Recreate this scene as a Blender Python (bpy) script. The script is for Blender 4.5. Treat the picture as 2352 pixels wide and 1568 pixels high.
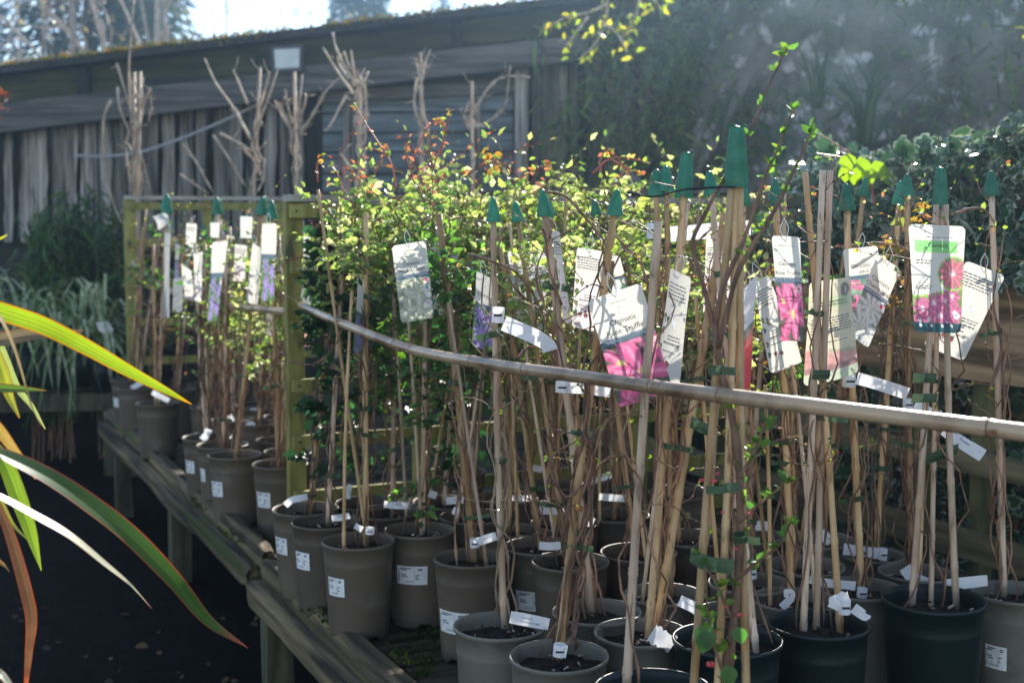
import bpy, math, random
import numpy as np
from mathutils import Vector, Matrix

# ------------------------------------------------------------------ camera, sky, sun, exposure
SC = bpy.context.scene
for o in list(bpy.data.objects):
    bpy.data.objects.remove(o)
COL = SC.collection
random.seed(11)
RNG = np.random.default_rng(11)

W, H, FOC = 2352.0, 1568.0, 3010.6          # measuring grid of the photograph
EYE = Vector((0.0, 0.0, 1.62))
PITCH = 0.0908
cam_data = bpy.data.cameras.new('camera')
cam = bpy.data.objects.new('camera', cam_data)
COL.objects.link(cam)
cam.location = EYE
cam.rotation_euler = (math.pi / 2 - PITCH, 0, 0)
cam_data.sensor_width = 36.0
cam_data.lens = 36.0 * FOC / W
cam_data.clip_start = 0.05
cam_data.clip_end = 400
cam_data.dof.use_dof = True
cam_data.dof.focus_distance = 2.75
cam_data.dof.aperture_fstop = 4.2
SC.camera = cam

SUN_EL, SUN_AZ = math.radians(27.0), math.radians(17.0)   # azimuth measured to the right of the view direction
wd = bpy.data.worlds.new("World")
SC.world = wd
wd.use_nodes = True
nt = wd.node_tree
sky = nt.nodes.new('ShaderNodeTexSky')
sky.sky_type = 'NISHITA'
sky.sun_disc = False
sky.sun_elevation = SUN_EL
sky.sun_rotation = SUN_AZ
sky.air_density = 1.0
sky.dust_density = 0.1
sky.altitude = 1200
sky.ozone_density = 1.6
bg = nt.nodes['Background']
bg.inputs['Strength'].default_value = 0.125
hs = nt.nodes.new('ShaderNodeHueSaturation')
hs.inputs['Saturation'].default_value = .8
nt.links.new(sky.outputs[0], hs.inputs['Color'])
nt.links.new(hs.outputs[0], bg.inputs[0])

sun_d = bpy.data.lights.new('sun', 'SUN')
sun_d.energy = 4.6
sun_d.angle = math.radians(0.55)
sun_d.color = (1.0, 0.93, 0.82)
sun = bpy.data.objects.new('sun', sun_d)
COL.objects.link(sun)
sdir = Vector((math.sin(SUN_AZ) * math.cos(SUN_EL), math.cos(SUN_AZ) * math.cos(SUN_EL), math.sin(SUN_EL)))
sun.rotation_euler = sdir.to_track_quat('Z', 'Y').to_euler()
sun.location = (6, 12, 12)
SC.view_settings.view_transform = 'Standard'
SC.view_settings.look = 'None'
SC.view_settings.exposure = 1.42
SC.view_settings.gamma = 1.0
SC.view_settings.use_curve_mapping = False
SC.cycles.max_bounces = 8
SC.cycles.transparent_max_bounces = 8
SC.cycles.use_denoising = True
SC.cycles.sample_clamp_indirect = 6.0
SC.cycles.volume_bounces = 0

# ------------------------------------------------------------------ helpers
CP, SP = math.cos(PITCH), math.sin(PITCH)
def ray(px, py):
    u, v = (px - W / 2) / FOC, (H / 2 - py) / FOC
    return Vector((u, CP + v * SP, -SP + v * CP))
def P(px, py, Y):
    d = ray(px, py)
    return EYE + d * (Y / d.y)
def PZ(px, py, z):
    d = ray(px, py)
    return EYE + d * ((z - EYE.z) / d.z)

def link(name, me, mat=None, parent=None, kind=None, loc=None):
    o = bpy.data.objects.new(name, me)
    COL.objects.link(o)
    if mat is not None and me is not None and not me.materials:
        for m in (mat if isinstance(mat, (list, tuple)) else [mat]):
            me.materials.append(m)
    if loc is not None:
        o.location = loc
    if parent is not None:
        o.parent = parent
        o.location = Vector(o.location) - WORLD(parent)
    if kind:
        o['kind'] = kind
    return o
def WORLD(o):
    v = Vector(o.location)
    while o.parent is not None:
        o = o.parent
        v = v + Vector(o.location)
    return v
def tag(o, label, cat, group=None):
    o['label'] = label
    o['category'] = cat
    if group:
        o['group'] = group
    return o
def thing(name, label, cat, loc=(0, 0, 0), group=None):
    o = bpy.data.objects.new(name, None)
    COL.objects.link(o)
    o.location = loc
    o.empty_display_size = 0.05
    return tag(o, label, cat, group)

def smooth(pts, n=6):
    """Catmull-Rom through points (any tuple length)"""
    p = [np.array(q, float) for q in pts]
    if len(p) < 3:
        return [p[0] + (p[-1] - p[0]) * t for t in np.linspace(0, 1, n + 1)]
    p = [2 * p[0] - p[1]] + p + [2 * p[-1] - p[-2]]
    out = []
    for i in range(1, len(p) - 2):
        for k in range(n):
            t = k / n
            a, b, c, d = p[i - 1], p[i], p[i + 1], p[i + 2]
            out.append(0.5 * ((2 * b) + (c - a) * t + (2 * a - 5 * b + 4 * c - d) * t * t + (3 * b - a - 3 * c + d) * t ** 3))
    out.append(p[-2])
    return out

class MB:
    """collects faces; build() links them as ONE object"""
    def __init__(s):
        s.v, s.f, s.m, s.c = [], [], [], []
        s.sm = False
    def add(s, vs, fs, mi=0, col=None):
        b = len(s.v)
        s.v.extend([tuple(x) for x in vs])
        s.f.extend([tuple(i + b for i in f) for f in fs])
        s.m.extend([mi] * len(fs))
        if col is not None:
            s.c.extend([tuple(col)] * len(vs))
        elif s.c:
            s.c.extend([(1, 1, 1)] * len(vs))
    def box(s, c, size, rot=None, mi=0, jit=0.0):
        hx, hy, hz = size[0] / 2, size[1] / 2, size[2] / 2
        vs = [Vector((x, y, z)) for x in (-hx, hx) for y in (-hy, hy) for z in (-hz, hz)]
        if jit:
            vs = [v + Vector([random.uniform(-jit, jit) for _ in range(3)]) for v in vs]
        if rot is not None:
            vs = [rot @ v for v in vs]
        c = Vector(c)
        vs = [v + c for v in vs]
        s.add(vs, [(0, 1, 3, 2), (4, 6, 7, 5), (0, 4, 5, 1), (2, 3, 7, 6), (0, 2, 6, 4), (1, 5, 7, 3)], mi)
    def tube(s, pts, rad, n=6, mi=0, cap=True, col=None):
        P_ = [Vector(p[:3]) for p in pts]
        k = len(P_)
        if not hasattr(rad, '__len__'):
            rad = [rad] * k
        ref = Vector((0.31, 0.87, 0.21))
        vs = []
        for i in range(k):
            t = (P_[min(i + 1, k - 1)] - P_[max(i - 1, 0)])
            t = t.normalized() if t.length > 1e-9 else Vector((0, 0, 1))
            a = t.cross(ref)
            if a.length < 0.05:
                a = t.cross(Vector((1, 0, 0)))
            a.normalize()
            b = t.cross(a)
            for j in range(n):
                w = 2 * math.pi * j / n
                vs.append(P_[i] + (a * math.cos(w) + b * math.sin(w)) * rad[i])
        fs = []
        for i in range(k - 1):
            for j in range(n):
                fs.append((i * n + j, i * n + (j + 1) % n, (i + 1) * n + (j + 1) % n, (i + 1) * n + j))
        if cap:
            fs.append(tuple(range(n - 1, -1, -1)))
            fs.append(tuple((k - 1) * n + j for j in range(n)))
        s.add(vs, fs, mi, col)
    def lathe(s, prof, n=28, c=(0, 0, 0), mi=0, warp=None):
        vs, fs = [], []
        for i, (r, z) in enumerate(prof):
            for j in range(n):
                w = 2 * math.pi * j / n
                rr, zz = (r, z) if warp is None else warp(i, j, w, r, z)
                vs.append((c[0] + rr * math.cos(w), c[1] + rr * math.sin(w), c[2] + zz))
        for i in range(len(prof) - 1):
            for j in range(n):
                fs.append((i * n + j, i * n + (j + 1) % n, (i + 1) * n + (j + 1) % n, (i + 1) * n + j))
        s.add(vs, fs, mi)
    def ribbon(s, pts, side, width, mi=0, fold=0.0, up=None):
        """strip along pts; side = direction(s) across; width scalar or list; fold lifts the middle"""
        k = len(pts)
        vs = []
        for i in range(k):
            w = width[i] if hasattr(width, '__len__') else width
            d = Vector(side[i] if isinstance(side, list) else side).normalized()
            p = Vector(pts[i][:3])
            u = up[i] if isinstance(up, list) else (up if up is not None else Vector((0, 0, 1)))
            vs += [p - d * w / 2, p + u * (fold * w), p + d * w / 2]
        fs = []
        for i in range(k - 1):
            a = i * 3
            fs += [(a, a + 1, a + 4, a + 3), (a + 1, a + 2, a + 5, a + 4)]
        s.add(vs, fs, mi)
    def mesh(s, name='m', smooth_=False):
        me = bpy.data.meshes.new(name)
        me.from_pydata(s.v, [], s.f)
        if smooth_:
            me.polygons.foreach_set('use_smooth', [True] * len(s.f))
        if any(s.m):
            me.polygons.foreach_set('material_index', s.m)
        if s.c:
            a = me.color_attributes.new('col', 'FLOAT_COLOR', 'POINT')
            cc = np.ones((len(s.v), 4), np.float32)
            cc[:, :3] = np.array(s.c, np.float32)
            a.data.foreach_set('color', cc.ravel())
        me.update()
        return me
    def build(s, name, mat, parent=None, smooth_=False, kind=None):
        org = WORLD(parent) if parent is not None else Vector((0, 0, 0))
        if s.v:
            a = np.array(s.v, float)
            if parent is None:
                org = Vector(((a[:, 0].min() + a[:, 0].max()) / 2, (a[:, 1].min() + a[:, 1].max()) / 2, a[:, 2].min()))
            s.v = [tuple(x) for x in (a - np.array(org))]
        me = s.mesh(name, smooth_)
        o = link(name, me, mat, None, kind)
        if parent is not None:
            o.parent = parent
        else:
            o.location = org
        return o

def tri_mesh(name, verts, tris, cols=None, smooth_=False):
    me = bpy.data.meshes.new(name)
    verts = np.ascontiguousarray(verts, np.float32)
    tris = np.ascontiguousarray(tris, np.int32)
    me.vertices.add(len(verts))
    me.vertices.foreach_set('co', verts.ravel())
    me.loops.add(tris.size)
    me.loops.foreach_set('vertex_index', tris.ravel())
    me.polygons.add(len(tris))
    me.polygons.foreach_set('loop_start', np.arange(0, tris.size, 3, dtype=np.int32))
    if smooth_:
        me.polygons.foreach_set('use_smooth', np.ones(len(tris), bool))
    if cols is not None:
        a = me.color_attributes.new('col', 'FLOAT_COLOR', 'POINT')
        c = np.ones((len(verts), 4), np.float32)
        c[:, :3] = cols
        a.data.foreach_set('color', c.ravel())
    me.update(calc_edges=True)
    return me

# leaf templates: verts (x across, y along, z fold), tris, margin mask
def _fan(outline, mid):
    v = [mid] + outline
    n = len(outline)
    return np.array(v, float), np.array([(0, 1 + i, 1 + (i + 1) % n) for i in range(n)])
LEAF = {
    'ovate': _fan([(0, 0, 0), (.26, .22, .05), (.30, .5, .06), (.17, .8, .02), (0, 1, -.07), (-.17, .8, .02), (-.30, .5, .06), (-.26, .22, .05)], (0, .5, -.02)),
    'small': _fan([(0, 0, 0), (.24, .4, .07), (0, 1, -.05), (-.24, .4, .07)], (0, .45, -.03)),
    'tooth': _fan([(0, 0, 0), (.22, .2, .03), (.17, .32, .05), (.36, .45, .04), (.18, .62, .05), (.2, .72, .02), (0, 1.05, -.1),
                   (-.2, .72, .02), (-.18, .62, .05), (-.36, .45, .04), (-.17, .32, .05), (-.22, .2, .03)], (0, .45, -.03)),
    'ivy': _fan([(0, 0, 0), (.26, -.1, -.03), (.5, .1, .0), (.34, .32, .05), (.48, .58, .0), (.2, .58, .04), (0, 1, -.08),
                 (-.2, .58, .04), (-.48, .58, .0), (-.34, .32, .05), (-.5, .1, 0), (-.26, -.1, -.03)], (0, .3, .0)),
    'narrow': _fan([(0, 0, 0), (.07, .3, .02), (.06, .65, .0), (0, 1, -.16), (-.06, .65, 0), (-.07, .3, .02)], (0, .45, -.01)),
    'blade': (np.array([(-.02, 0, 0), (.02, 0, 0), (-.022, .35, .10), (.022, .35, .10), (-.018, .7, .05), (.018, .7, .05), (0, 1, -.14)]),
              np.array([(0, 1, 3), (0, 3, 2), (2, 3, 5), (2, 5, 4), (4, 5, 6)])),
}
def _vari():
    o = [(0, 0), (.24, -.08), (.46, .12), (.34, .30), (.44, .56), (.2, .62), (0, 1), (-.2, .62), (-.44, .56), (-.34, .30), (-.46, .12), (-.24, -.08)]
    n = len(o)
    f = [.5, .8, .7, .9, .66, .86, .72, .9, .7, .82, .75, .78]
    out = [(x, y, .06 * (1 if i % 2 else -1) - .05 * abs(y - .4)) for i, (x, y) in enumerate(o)]
    inn = [(x * k, .36 + (y - .36) * k, .03) for (x, y), k in zip(o, f)]
    v = [(0, .36, -.03)] + inn + out
    t = [(0, 1 + i, 1 + (i + 1) % n) for i in range(n)]
    for i in range(n):
        j = (i + 1) % n
        t += [(1 + i, 1 + n + i, 1 + n + j), (1 + i, 1 + n + j, 1 + j)]
    return np.array(v, float), np.array(t)
LEAF['vari'] = _vari()

def leaf_arrays(kind, pos, axis, normal, size, cols, margin=None):
    """pos Nx3, axis Nx3, normal Nx3, size N, cols Nx3"""
    tv, tt = LEAF[kind]
    n, k = len(pos), len(tv)
    y = axis / (np.linalg.norm(axis, axis=1, keepdims=True) + 1e-9)
    x = np.cross(y, normal)
    x /= (np.linalg.norm(x, axis=1, keepdims=True) + 1e-9)
    z = np.cross(x, y)
    s = size[:, None, None]
    curl = RNG.uniform(.4, 2.2, n)[:, None, None]
    V = pos[:, None, :] + s * (tv[None, :, 0:1] * x[:, None, :] + tv[None, :, 1:2] * y[:, None, :] + curl * tv[None, :, 2:3] * z[:, None, :])
    T = tt[None] + (np.arange(n) * k)[:, None, None]
    C = np.repeat(cols[:, None, :], k, axis=1).copy()
    if margin is not None:
        C[:, 13:, :] = margin[:, None, :]
    return V.reshape(-1, 3), T.reshape(-1, 3), C.reshape(-1, 3)

def leaves(name, kind, pos, size, cols, mat, parent=None, droop=0.3, axis=None, normal=None, objkind='stuff', margin=None):
    n = len(pos)
    if axis is None:
        axis = RNG.normal(size=(n, 3))
        axis[:, 2] -= droop
    if normal is None:
        normal = RNG.normal(size=(n, 3)) * .9 + np.array([0, -.3, .9])
    V, T, C = leaf_arrays(kind, pos, axis, normal, size, cols, margin)
    org = np.array(WORLD(parent)) if parent is not None else np.array([V[:, 0].mean(), V[:, 1].mean(), V[:, 2].min()])
    o = link(name, tri_mesh(name, V - org, T, C), mat, None, objkind)
    if parent is not None:
        o.parent = parent
    else:
        o.location = org
    return o
def tint(n, c, var=.25, hue=.12):
    c = np.array(c, float)
    k = RNG.uniform(1 - var, 1 + var, (n, 1))
    h = RNG.uniform(1 - hue, 1 + hue, (n, 3))
    return np.clip(c * k * h, 0, 1)
def mixc(n, cols, wts, var=.25):
    idx = RNG.choice(len(cols), n, p=np.array(wts) / sum(wts))
    return np.clip(np.array(cols, float)[idx] * RNG.uniform(1 - var, 1 + var, (n, 1)) * RNG.uniform(.9, 1.1, (n, 3)), 0, 1)

# ------------------------------------------------------------------ materials
def newmat(name):
    m = bpy.data.materials.new(name)
    m.use_nodes = True
    return m, m.node_tree, m.node_tree.nodes['Principled BSDF']
def N(nt_, t, **kw):
    n = nt_.nodes.new(t)
    for k, v in kw.items():
        setattr(n, k, v)
    return n
def noise_mat(name, c1, c2, scale=8, stretch=(1, 1, 1), rough=.7, bump=.3, bscale=None, c3=None, scale3=3, lo=.35, hi=.65,
              coord='Object', rand=.12, spec=.3, thr3=.55, trans=0.0, bdist=.004, detail=6, rotz=0.0):
    m, t, b = newmat(name)
    tc = N(t, 'ShaderNodeTexCoord')
    mp = N(t, 'ShaderNodeMapping')
    mp.inputs['Scale'].default_value = stretch
    if rotz:
        mr0 = N(t, 'ShaderNodeMapping')
        mr0.inputs['Rotation'].default_value = (0, 0, rotz)
        t.links.new(tc.outputs[coord], mr0.inputs[0])
        t.links.new(mr0.outputs[0], mp.inputs[0])
    else:
        t.links.new(tc.outputs[coord], mp.inputs[0])
    oi = N(t, 'ShaderNodeObjectInfo')
    addv = N(t, 'ShaderNodeVectorMath', operation='ADD')
    t.links.new(mp.outputs[0], addv.inputs[0])
    mulr = N(t, 'ShaderNodeVectorMath', operation='SCALE')
    mulr.inputs[0].default_value = (7.1, 3.3, 5.7)
    t.links.new(oi.outputs['Random'], mulr.inputs['Scale'])
    t.links.new(mulr.outputs[0], addv.inputs[1])
    ns = N(t, 'ShaderNodeTexNoise')
    ns.inputs['Scale'].default_value = scale
    ns.inputs['Detail'].default_value = detail
    t.links.new(addv.outputs[0], ns.inputs['Vector'])
    rp = N(t, 'ShaderNodeValToRGB')
    rp.color_ramp.elements[0].position = lo
    rp.color_ramp.elements[1].position = hi
    rp.color_ramp.elements[0].color = (*c1, 1)
    rp.color_ramp.elements[1].color = (*c2, 1)
    t.links.new(ns.outputs[0], rp.inputs[0])
    out = rp.outputs[0]
    if c3 is not None:
        n3 = N(t, 'ShaderNodeTexNoise')
        n3.inputs['Scale'].default_value = scale3
        n3.inputs['Detail'].default_value = 5
        t.links.new(addv.outputs[0], n3.inputs['Vector'])
        mr = N(t, 'ShaderNodeMapRange')
        mr.inputs[1].default_value = thr3
        mr.inputs[2].default_value = thr3 + .1
        t.links.new(n3.outputs[0], mr.inputs[0])
        mx = N(t, 'ShaderNodeMix', data_type='RGBA')
        t.links.new(mr.outputs[0], mx.inputs[0])
        t.links.new(out, mx.inputs[6])
        mx.inputs[7].default_value = (*c3, 1)
        out = mx.outputs[2]
    if rand:
        hv = N(t, 'ShaderNodeHueSaturation')
        mr2 = N(t, 'ShaderNodeMapRange')
        mr2.inputs[3].default_value = 1 - rand
        mr2.inputs[4].default_value = 1 + rand
        t.links.new(oi.outputs['Random'], mr2.inputs[0])
        t.links.new(mr2.outputs[0], hv.inputs['Value'])
        t.links.new(out, hv.inputs['Color'])
        out = hv.outputs[0]
    t.links.new(out, b.inputs['Base Color'])
    b.inputs['Roughness'].default_value = rough
    b.inputs['Specular IOR Level'].default_value = spec
    if bump:
        n2 = N(t, 'ShaderNodeTexNoise')
        n2.inputs['Scale'].default_value = bscale or scale * 3
        n2.inputs['Detail'].default_value = 5
        t.links.new(addv.outputs[0], n2.inputs['Vector'])
        bp = N(t, 'ShaderNodeBump')
        bp.inputs['Strength'].default_value = bump
        bp.inputs['Distance'].default_value = bdist
        t.links.new(n2.outputs[0], bp.inputs['Height'])
        t.links.new(bp.outputs[0], b.inputs['Normal'])
    if trans:
        tr = N(t, 'ShaderNodeBsdfTranslucent')
        t.links.new(out, tr.inputs[0])
        ms = N(t, 'ShaderNodeMixShader')
        ms.inputs[0].default_value = trans
        t.links.new(b.outputs[0], ms.inputs[1])
        t.links.new(tr.outputs[0], ms.inputs[2])
        t.links.new(ms.outputs[0], t.nodes['Material Output'].inputs[0])
    return m
def col_mat(name, trans=.45, rough=.4, gain=1.0, tgain=1.6, spec=.4, noise=.25, tsat=1.15, nscale=60):
    """colour from the 'col' attribute; light passes through"""
    m, t, b = newmat(name)
    at = N(t, 'ShaderNodeAttribute', attribute_name='col')
    tc = N(t, 'ShaderNodeTexCoord')
    ns = N(t, 'ShaderNodeTexNoise')
    ns.inputs['Scale'].default_value = nscale
    t.links.new(tc.outputs['Object'], ns.inputs['Vector'])
    mr = N(t, 'ShaderNodeMapRange')
    mr.inputs[3].default_value = gain * (1 - noise)
    mr.inputs[4].default_value = gain * (1 + noise)
    t.links.new(ns.outputs[0], mr.inputs[0])
    hv = N(t, 'ShaderNodeHueSaturation')
    t.links.new(at.outputs['Color'], hv.inputs['Color'])
    t.links.new(mr.outputs[0], hv.inputs['Value'])
    t.links.new(hv.outputs[0], b.inputs['Base Color'])
    b.inputs['Roughness'].default_value = rough
    b.inputs['Specular IOR Level'].default_value = spec
    if trans:
        h2 = N(t, 'ShaderNodeHueSaturation')
        h2.inputs['Saturation'].default_value = tsat
        h2.inputs['Value'].default_value = tgain
        t.links.new(hv.outputs[0], h2.inputs['Color'])
        tr = N(t, 'ShaderNodeBsdfTranslucent')
        t.links.new(h2.outputs[0], tr.inputs[0])
        ms = N(t, 'ShaderNodeMixShader')
        ms.inputs[0].default_value = trans
        t.links.new(b.outputs[0], ms.inputs[1])
        t.links.new(tr.outputs[0], ms.inputs[2])
        t.links.new(ms.outputs[0], t.nodes['Material Output'].inputs[0])
    return m

M = {}
RZ = -math.atan2(.426, .905)          # grain runs along / across the bench
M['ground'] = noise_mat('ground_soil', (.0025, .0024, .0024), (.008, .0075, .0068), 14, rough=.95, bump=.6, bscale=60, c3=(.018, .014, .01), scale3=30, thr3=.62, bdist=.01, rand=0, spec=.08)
M['litter'] = col_mat('dry_litter', trans=.2, rough=.8)
M['board'] = noise_mat('weathered_board', (.022, .018, .015), (.36, .33, .30), 3.0, (10, 10, .5), rough=.85, bump=.5, bscale=8, c3=(.016, .016, .017), scale3=1.6, thr3=.57, rand=.5, lo=.3, hi=.75)
M['board_h'] = noise_mat('shutter_board', (.06, .075, .085), (.17, .2, .225), 3.0, (.55, 9, 9), rough=.85, bump=.5, bscale=8, c3=(.02, .021, .022), scale3=2.2, thr3=.6, rand=.15)
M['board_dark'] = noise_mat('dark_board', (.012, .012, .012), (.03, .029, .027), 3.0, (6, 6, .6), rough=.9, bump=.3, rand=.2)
M['beam'] = noise_mat('grey_beam', (.04, .037, .034), (.14, .13, .12), 3.0, (.5, 8, 8), rough=.85, bump=.5, bscale=9, c3=(.05, .05, .05), scale3=2, thr3=.62, rand=.1)
M['fascia'] = noise_mat('algae_fascia', (.018, .02, .010), (.055, .058, .022), 2.5, (.7, 5, 5), rough=.9, bump=.4, c3=(.02, .02, .02), scale3=1.5, thr3=.55, rand=.15)
M['roof'] = noise_mat('roof_felt', (.02, .02, .02), (.045, .043, .04), 8, rough=.95, bump=.4, rand=0)
M['moss_col'] = col_mat('moss', trans=.35, rough=.9, spec=.1, tgain=1.5)
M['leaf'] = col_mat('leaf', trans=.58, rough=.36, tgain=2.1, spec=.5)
M['leaf_dull'] = col_mat('dull_leaf', trans=.35, rough=.5, spec=.3)  # less translucent and less glossy than the plain leaf material
M['leaf_vari'] = col_mat('variegated_leaf', trans=.25, rough=.25, tgain=1.2, spec=.6, tsat=1.0)
M['bark'] = noise_mat('bark', (.07, .05, .036), (.2, .16, .12), 20, (1, 1, .3), rough=.9, bump=.6, rand=.2)
M['bark_pale'] = noise_mat('pale_bark', (.26, .20, .15), (.56, .46, .36), 40, (1, 1, .3), rough=.75, bump=.5, rand=.2)
M['vine'] = noise_mat('vine_stem', (.10, .048, .030), (.27, .15, .092), 60, (1, 1, .2), rough=.6, bump=.6, bdist=.002, rand=.3)
M['vine_tan'] = noise_mat('tan_vine_stem', (.16, .105, .065), (.34, .25, .165), 60, (1, 1, .2), rough=.65, bump=.5, bdist=.002, rand=.25)
M['vine_red'] = noise_mat('red_shoot', (.20, .045, .035), (.34, .10, .065), 60, (1, 1, .2), rough=.45, bump=.2, bdist=.001, rand=.3)
M['cane'] = noise_mat('bamboo_cane', (.31, .18, .075), (.53, .36, .19), 7, (6, 6, .8), rough=.5, bump=.25, bdist=.001, c3=(.18, .10, .045), scale3=16, thr3=.6, rand=.3)
M['cane_grey'] = noise_mat('weathered_cane', (.33, .225, .145), (.56, .42, .31), 7, (6, 6, .8), rough=.5, bump=.25, bdist=.001, c3=(.2, .13, .085), scale3=16, thr3=.6, rand=.25)
M['pole'] = noise_mat('bamboo_pole', (.13, .075, .04), (.43, .30, .19), 7, rough=.3, bump=.2, bdist=.001, c3=(.17, .075, .03), scale3=24, thr3=.585, rand=0, spec=.6, lo=.38, hi=.56)
M['node'] = noise_mat('cane_node', (.09, .055, .03), (.2, .13, .075), 40, rough=.7, bump=.3, rand=.1)
M['pot_taupe'] = noise_mat('taupe_plastic', (.088, .068, .05), (.112, .088, .066), 5, rough=.5, bump=.12, bscale=300, bdist=.0006, rand=.16, c3=(.135, .115, .09), scale3=9, thr3=.61)
M['pot_grey'] = noise_mat('grey_plastic', (.125, .115, .093), (.15, .14, .115), 5, rough=.45, bump=.12, bscale=300, bdist=.0006, rand=.12, c3=(.09, .08, .06), scale3=9, thr3=.6)
M['pot_green'] = noise_mat('dark_green_plastic', (.0045, .011, .012), (.0075, .017, .018), 5, rough=.42, bump=.1, bscale=300, bdist=.0006, rand=.1, c3=(.018, .024, .022), scale3=9, thr3=.62)
M['soil'] = noise_mat('compost', (.008, .007, .006), (.032, .025, .018), 60, rough=.95, bump=1.0, bscale=120, bdist=.008, c3=(.05, .038, .02), scale3=90, thr3=.66, rand=.2)
M['cap'] = noise_mat('green_cap_plastic', (.02, .17, .10), (.045, .25, .155), 40, rough=.4, bump=.05, rand=.3, trans=.3)
M['tie'] = noise_mat('green_tape', (.042, .08, .042), (.075, .12, .062), 30, rough=.5, bump=.1, rand=.3, trans=.3)
M['strap'] = noise_mat('white_plastic_strap', (.72, .72, .74), (.80, .80, .82), 30, rough=.45, bump=.03, rand=.05, trans=.35)
M['sticker'] = noise_mat('paper_sticker', (.62, .63, .62), (.72, .73, .72), 30, rough=.7, bump=.03, rand=.08)
M['ink'] = noise_mat('print_ink', (.02, .022, .03), (.03, .032, .04), 10, rough=.7, bump=0, rand=0)
M['ink_soft'] = noise_mat('fine_print_ink', (.22, .225, .24), (.26, .265, .28), 10, rough=.7, bump=0, rand=0, trans=.4)
M['ink_white'] = noise_mat('white_ink', (.75, .76, .78), (.8, .8, .82), 10, rough=.7, bump=0, rand=0, trans=.3)
M['tagm'] = col_mat('printed_card', trans=.42, rough=.4, tgain=.95, noise=.04, tsat=1.0, spec=.35, nscale=12)
M['trellis'] = noise_mat('treated_softwood', (.17, .155, .035), (.31, .28, .085), 4, (5, 5, 1.2), rough=.8, bump=.35, bscale=14, c3=(.075, .07, .03), scale3=5, thr3=.6, rand=.12, rotz=RZ)
M['cap_rail'] = noise_mat('sunlit_capping_rail', (.24, .22, .18), (.42, .39, .33), 4, (1.2, 5, 5), rough=.8, bump=.3, rand=.05)  # glancing light on the rail top is put into this paler colour
M['plank'] = noise_mat('weathered_fence_plank', (.11, .066, .036), (.46, .30, .165), 2.6, (9, .6, 9), rough=.8, bump=.7, bscale=5, c3=(.05, .036, .024), scale3=2.4, thr3=.6, rand=.15, rotz=RZ)
M['rail'] = noise_mat('fence_rail_wood', (.07, .058, .034), (.20, .165, .09), 3, (9, 1.0, 9), rough=.85, bump=.5, bscale=6, rand=.15, rotz=RZ)
M['fpost'] = noise_mat('fence_post_wood', (.06, .06, .028), (.15, .14, .062), 4, (5, 5, 1.2), rough=.85, bump=.4, bscale=14, rand=.15, rotz=RZ)
M['log'] = noise_mat('bench_log', (.016, .012, .007), (.21, .155, .085), 2.6, (11, .6, 11), rough=.9, bump=1.0, bscale=3.2, c3=(.045, .058, .011), scale3=1.3, thr3=.54, lo=.38, hi=.66, rand=.15, bdist=.02, rotz=RZ)
M['slat'] = noise_mat('bench_slat', (.018, .015, .010), (.08, .062, .038), 3, (1.2, 9, 9), rough=.95, bump=.6, bscale=7, c3=(.02, .03, .007), scale3=5, thr3=.55, rand=.25, rotz=RZ)
M['leg'] = noise_mat('bench_leg', (.03, .029, .02), (.085, .08, .045), 4, (6, 6, 1), rough=.9, bump=.6, rand=.2, rotz=RZ)
M['glass'] = noise_mat('lamp_glass', (.34, .36, .36), (.42, .44, .44), 6, rough=.15, bump=0, rand=0, spec=.6)
M['lampframe'] = noise_mat('lamp_housing', (.035, .037, .045), (.05, .053, .06), 10, rough=.5, bump=.1, rand=0)
M['cable'] = noise_mat('grey_cable', (.3, .31, .33), (.38, .39, .41), 20, rough=.6, bump=0, rand=0)
M['rock'] = noise_mat('bank_rock', (.06, .062, .056), (.19, .185, .17), 2.2, rough=.95, bump=.9, bscale=7, c3=(.5, .48, .5), scale3=5.5, thr3=.56, rand=0, bdist=.06)
M['petal'] = col_mat('quince_petal', trans=.4, rough=.5)
M['twine'] = noise_mat('white_twine', (.6, .6, .58), (.7, .7, .68), 50, rough=.8, bump=0, rand=0)
M['wire'] = noise_mat('black_wire', (.012, .012, .014), (.02, .02, .022), 50, rough=.5, bump=0, rand=0)
# ------------------------------------------------------------------ ground and bank
def grid(nx, ny, fn):
    vs = [fn(i / nx, j / ny) for j in range(ny + 1) for i in range(nx + 1)]
    fs = [(j * (nx + 1) + i, j * (nx + 1) + i + 1, (j + 1) * (nx + 1) + i + 1, (j + 1) * (nx + 1) + i) for j in range(ny) for i in range(nx)]
    return vs, fs
from mathutils import noise as mnoise
mb = MB()
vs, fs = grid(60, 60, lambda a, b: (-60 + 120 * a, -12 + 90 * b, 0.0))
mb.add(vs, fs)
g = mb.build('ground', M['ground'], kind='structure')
g['label'] = 'dark bare soil ground in shade under and around the bench'

BA, BD, BN = Vector((-.314, 3.19, 0)), Vector((-.426, .905, 0)), Vector((.905, .426, 0))
BENCH_Z = .5
def bp(s, w, z=0.0):
    q = BA + BD * s + BN * w
    return Vector((q.x, q.y, z))
def bs(v):
    r = Vector((v.x, v.y, 0)) - BA
    return r.dot(BD), r.dot(BN)
BANG = math.atan2(BN.y, BN.x)
RB = Matrix.Rotation(BANG, 3, 'Z')           # local x = across the bench (away), local y = along the bench

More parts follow.
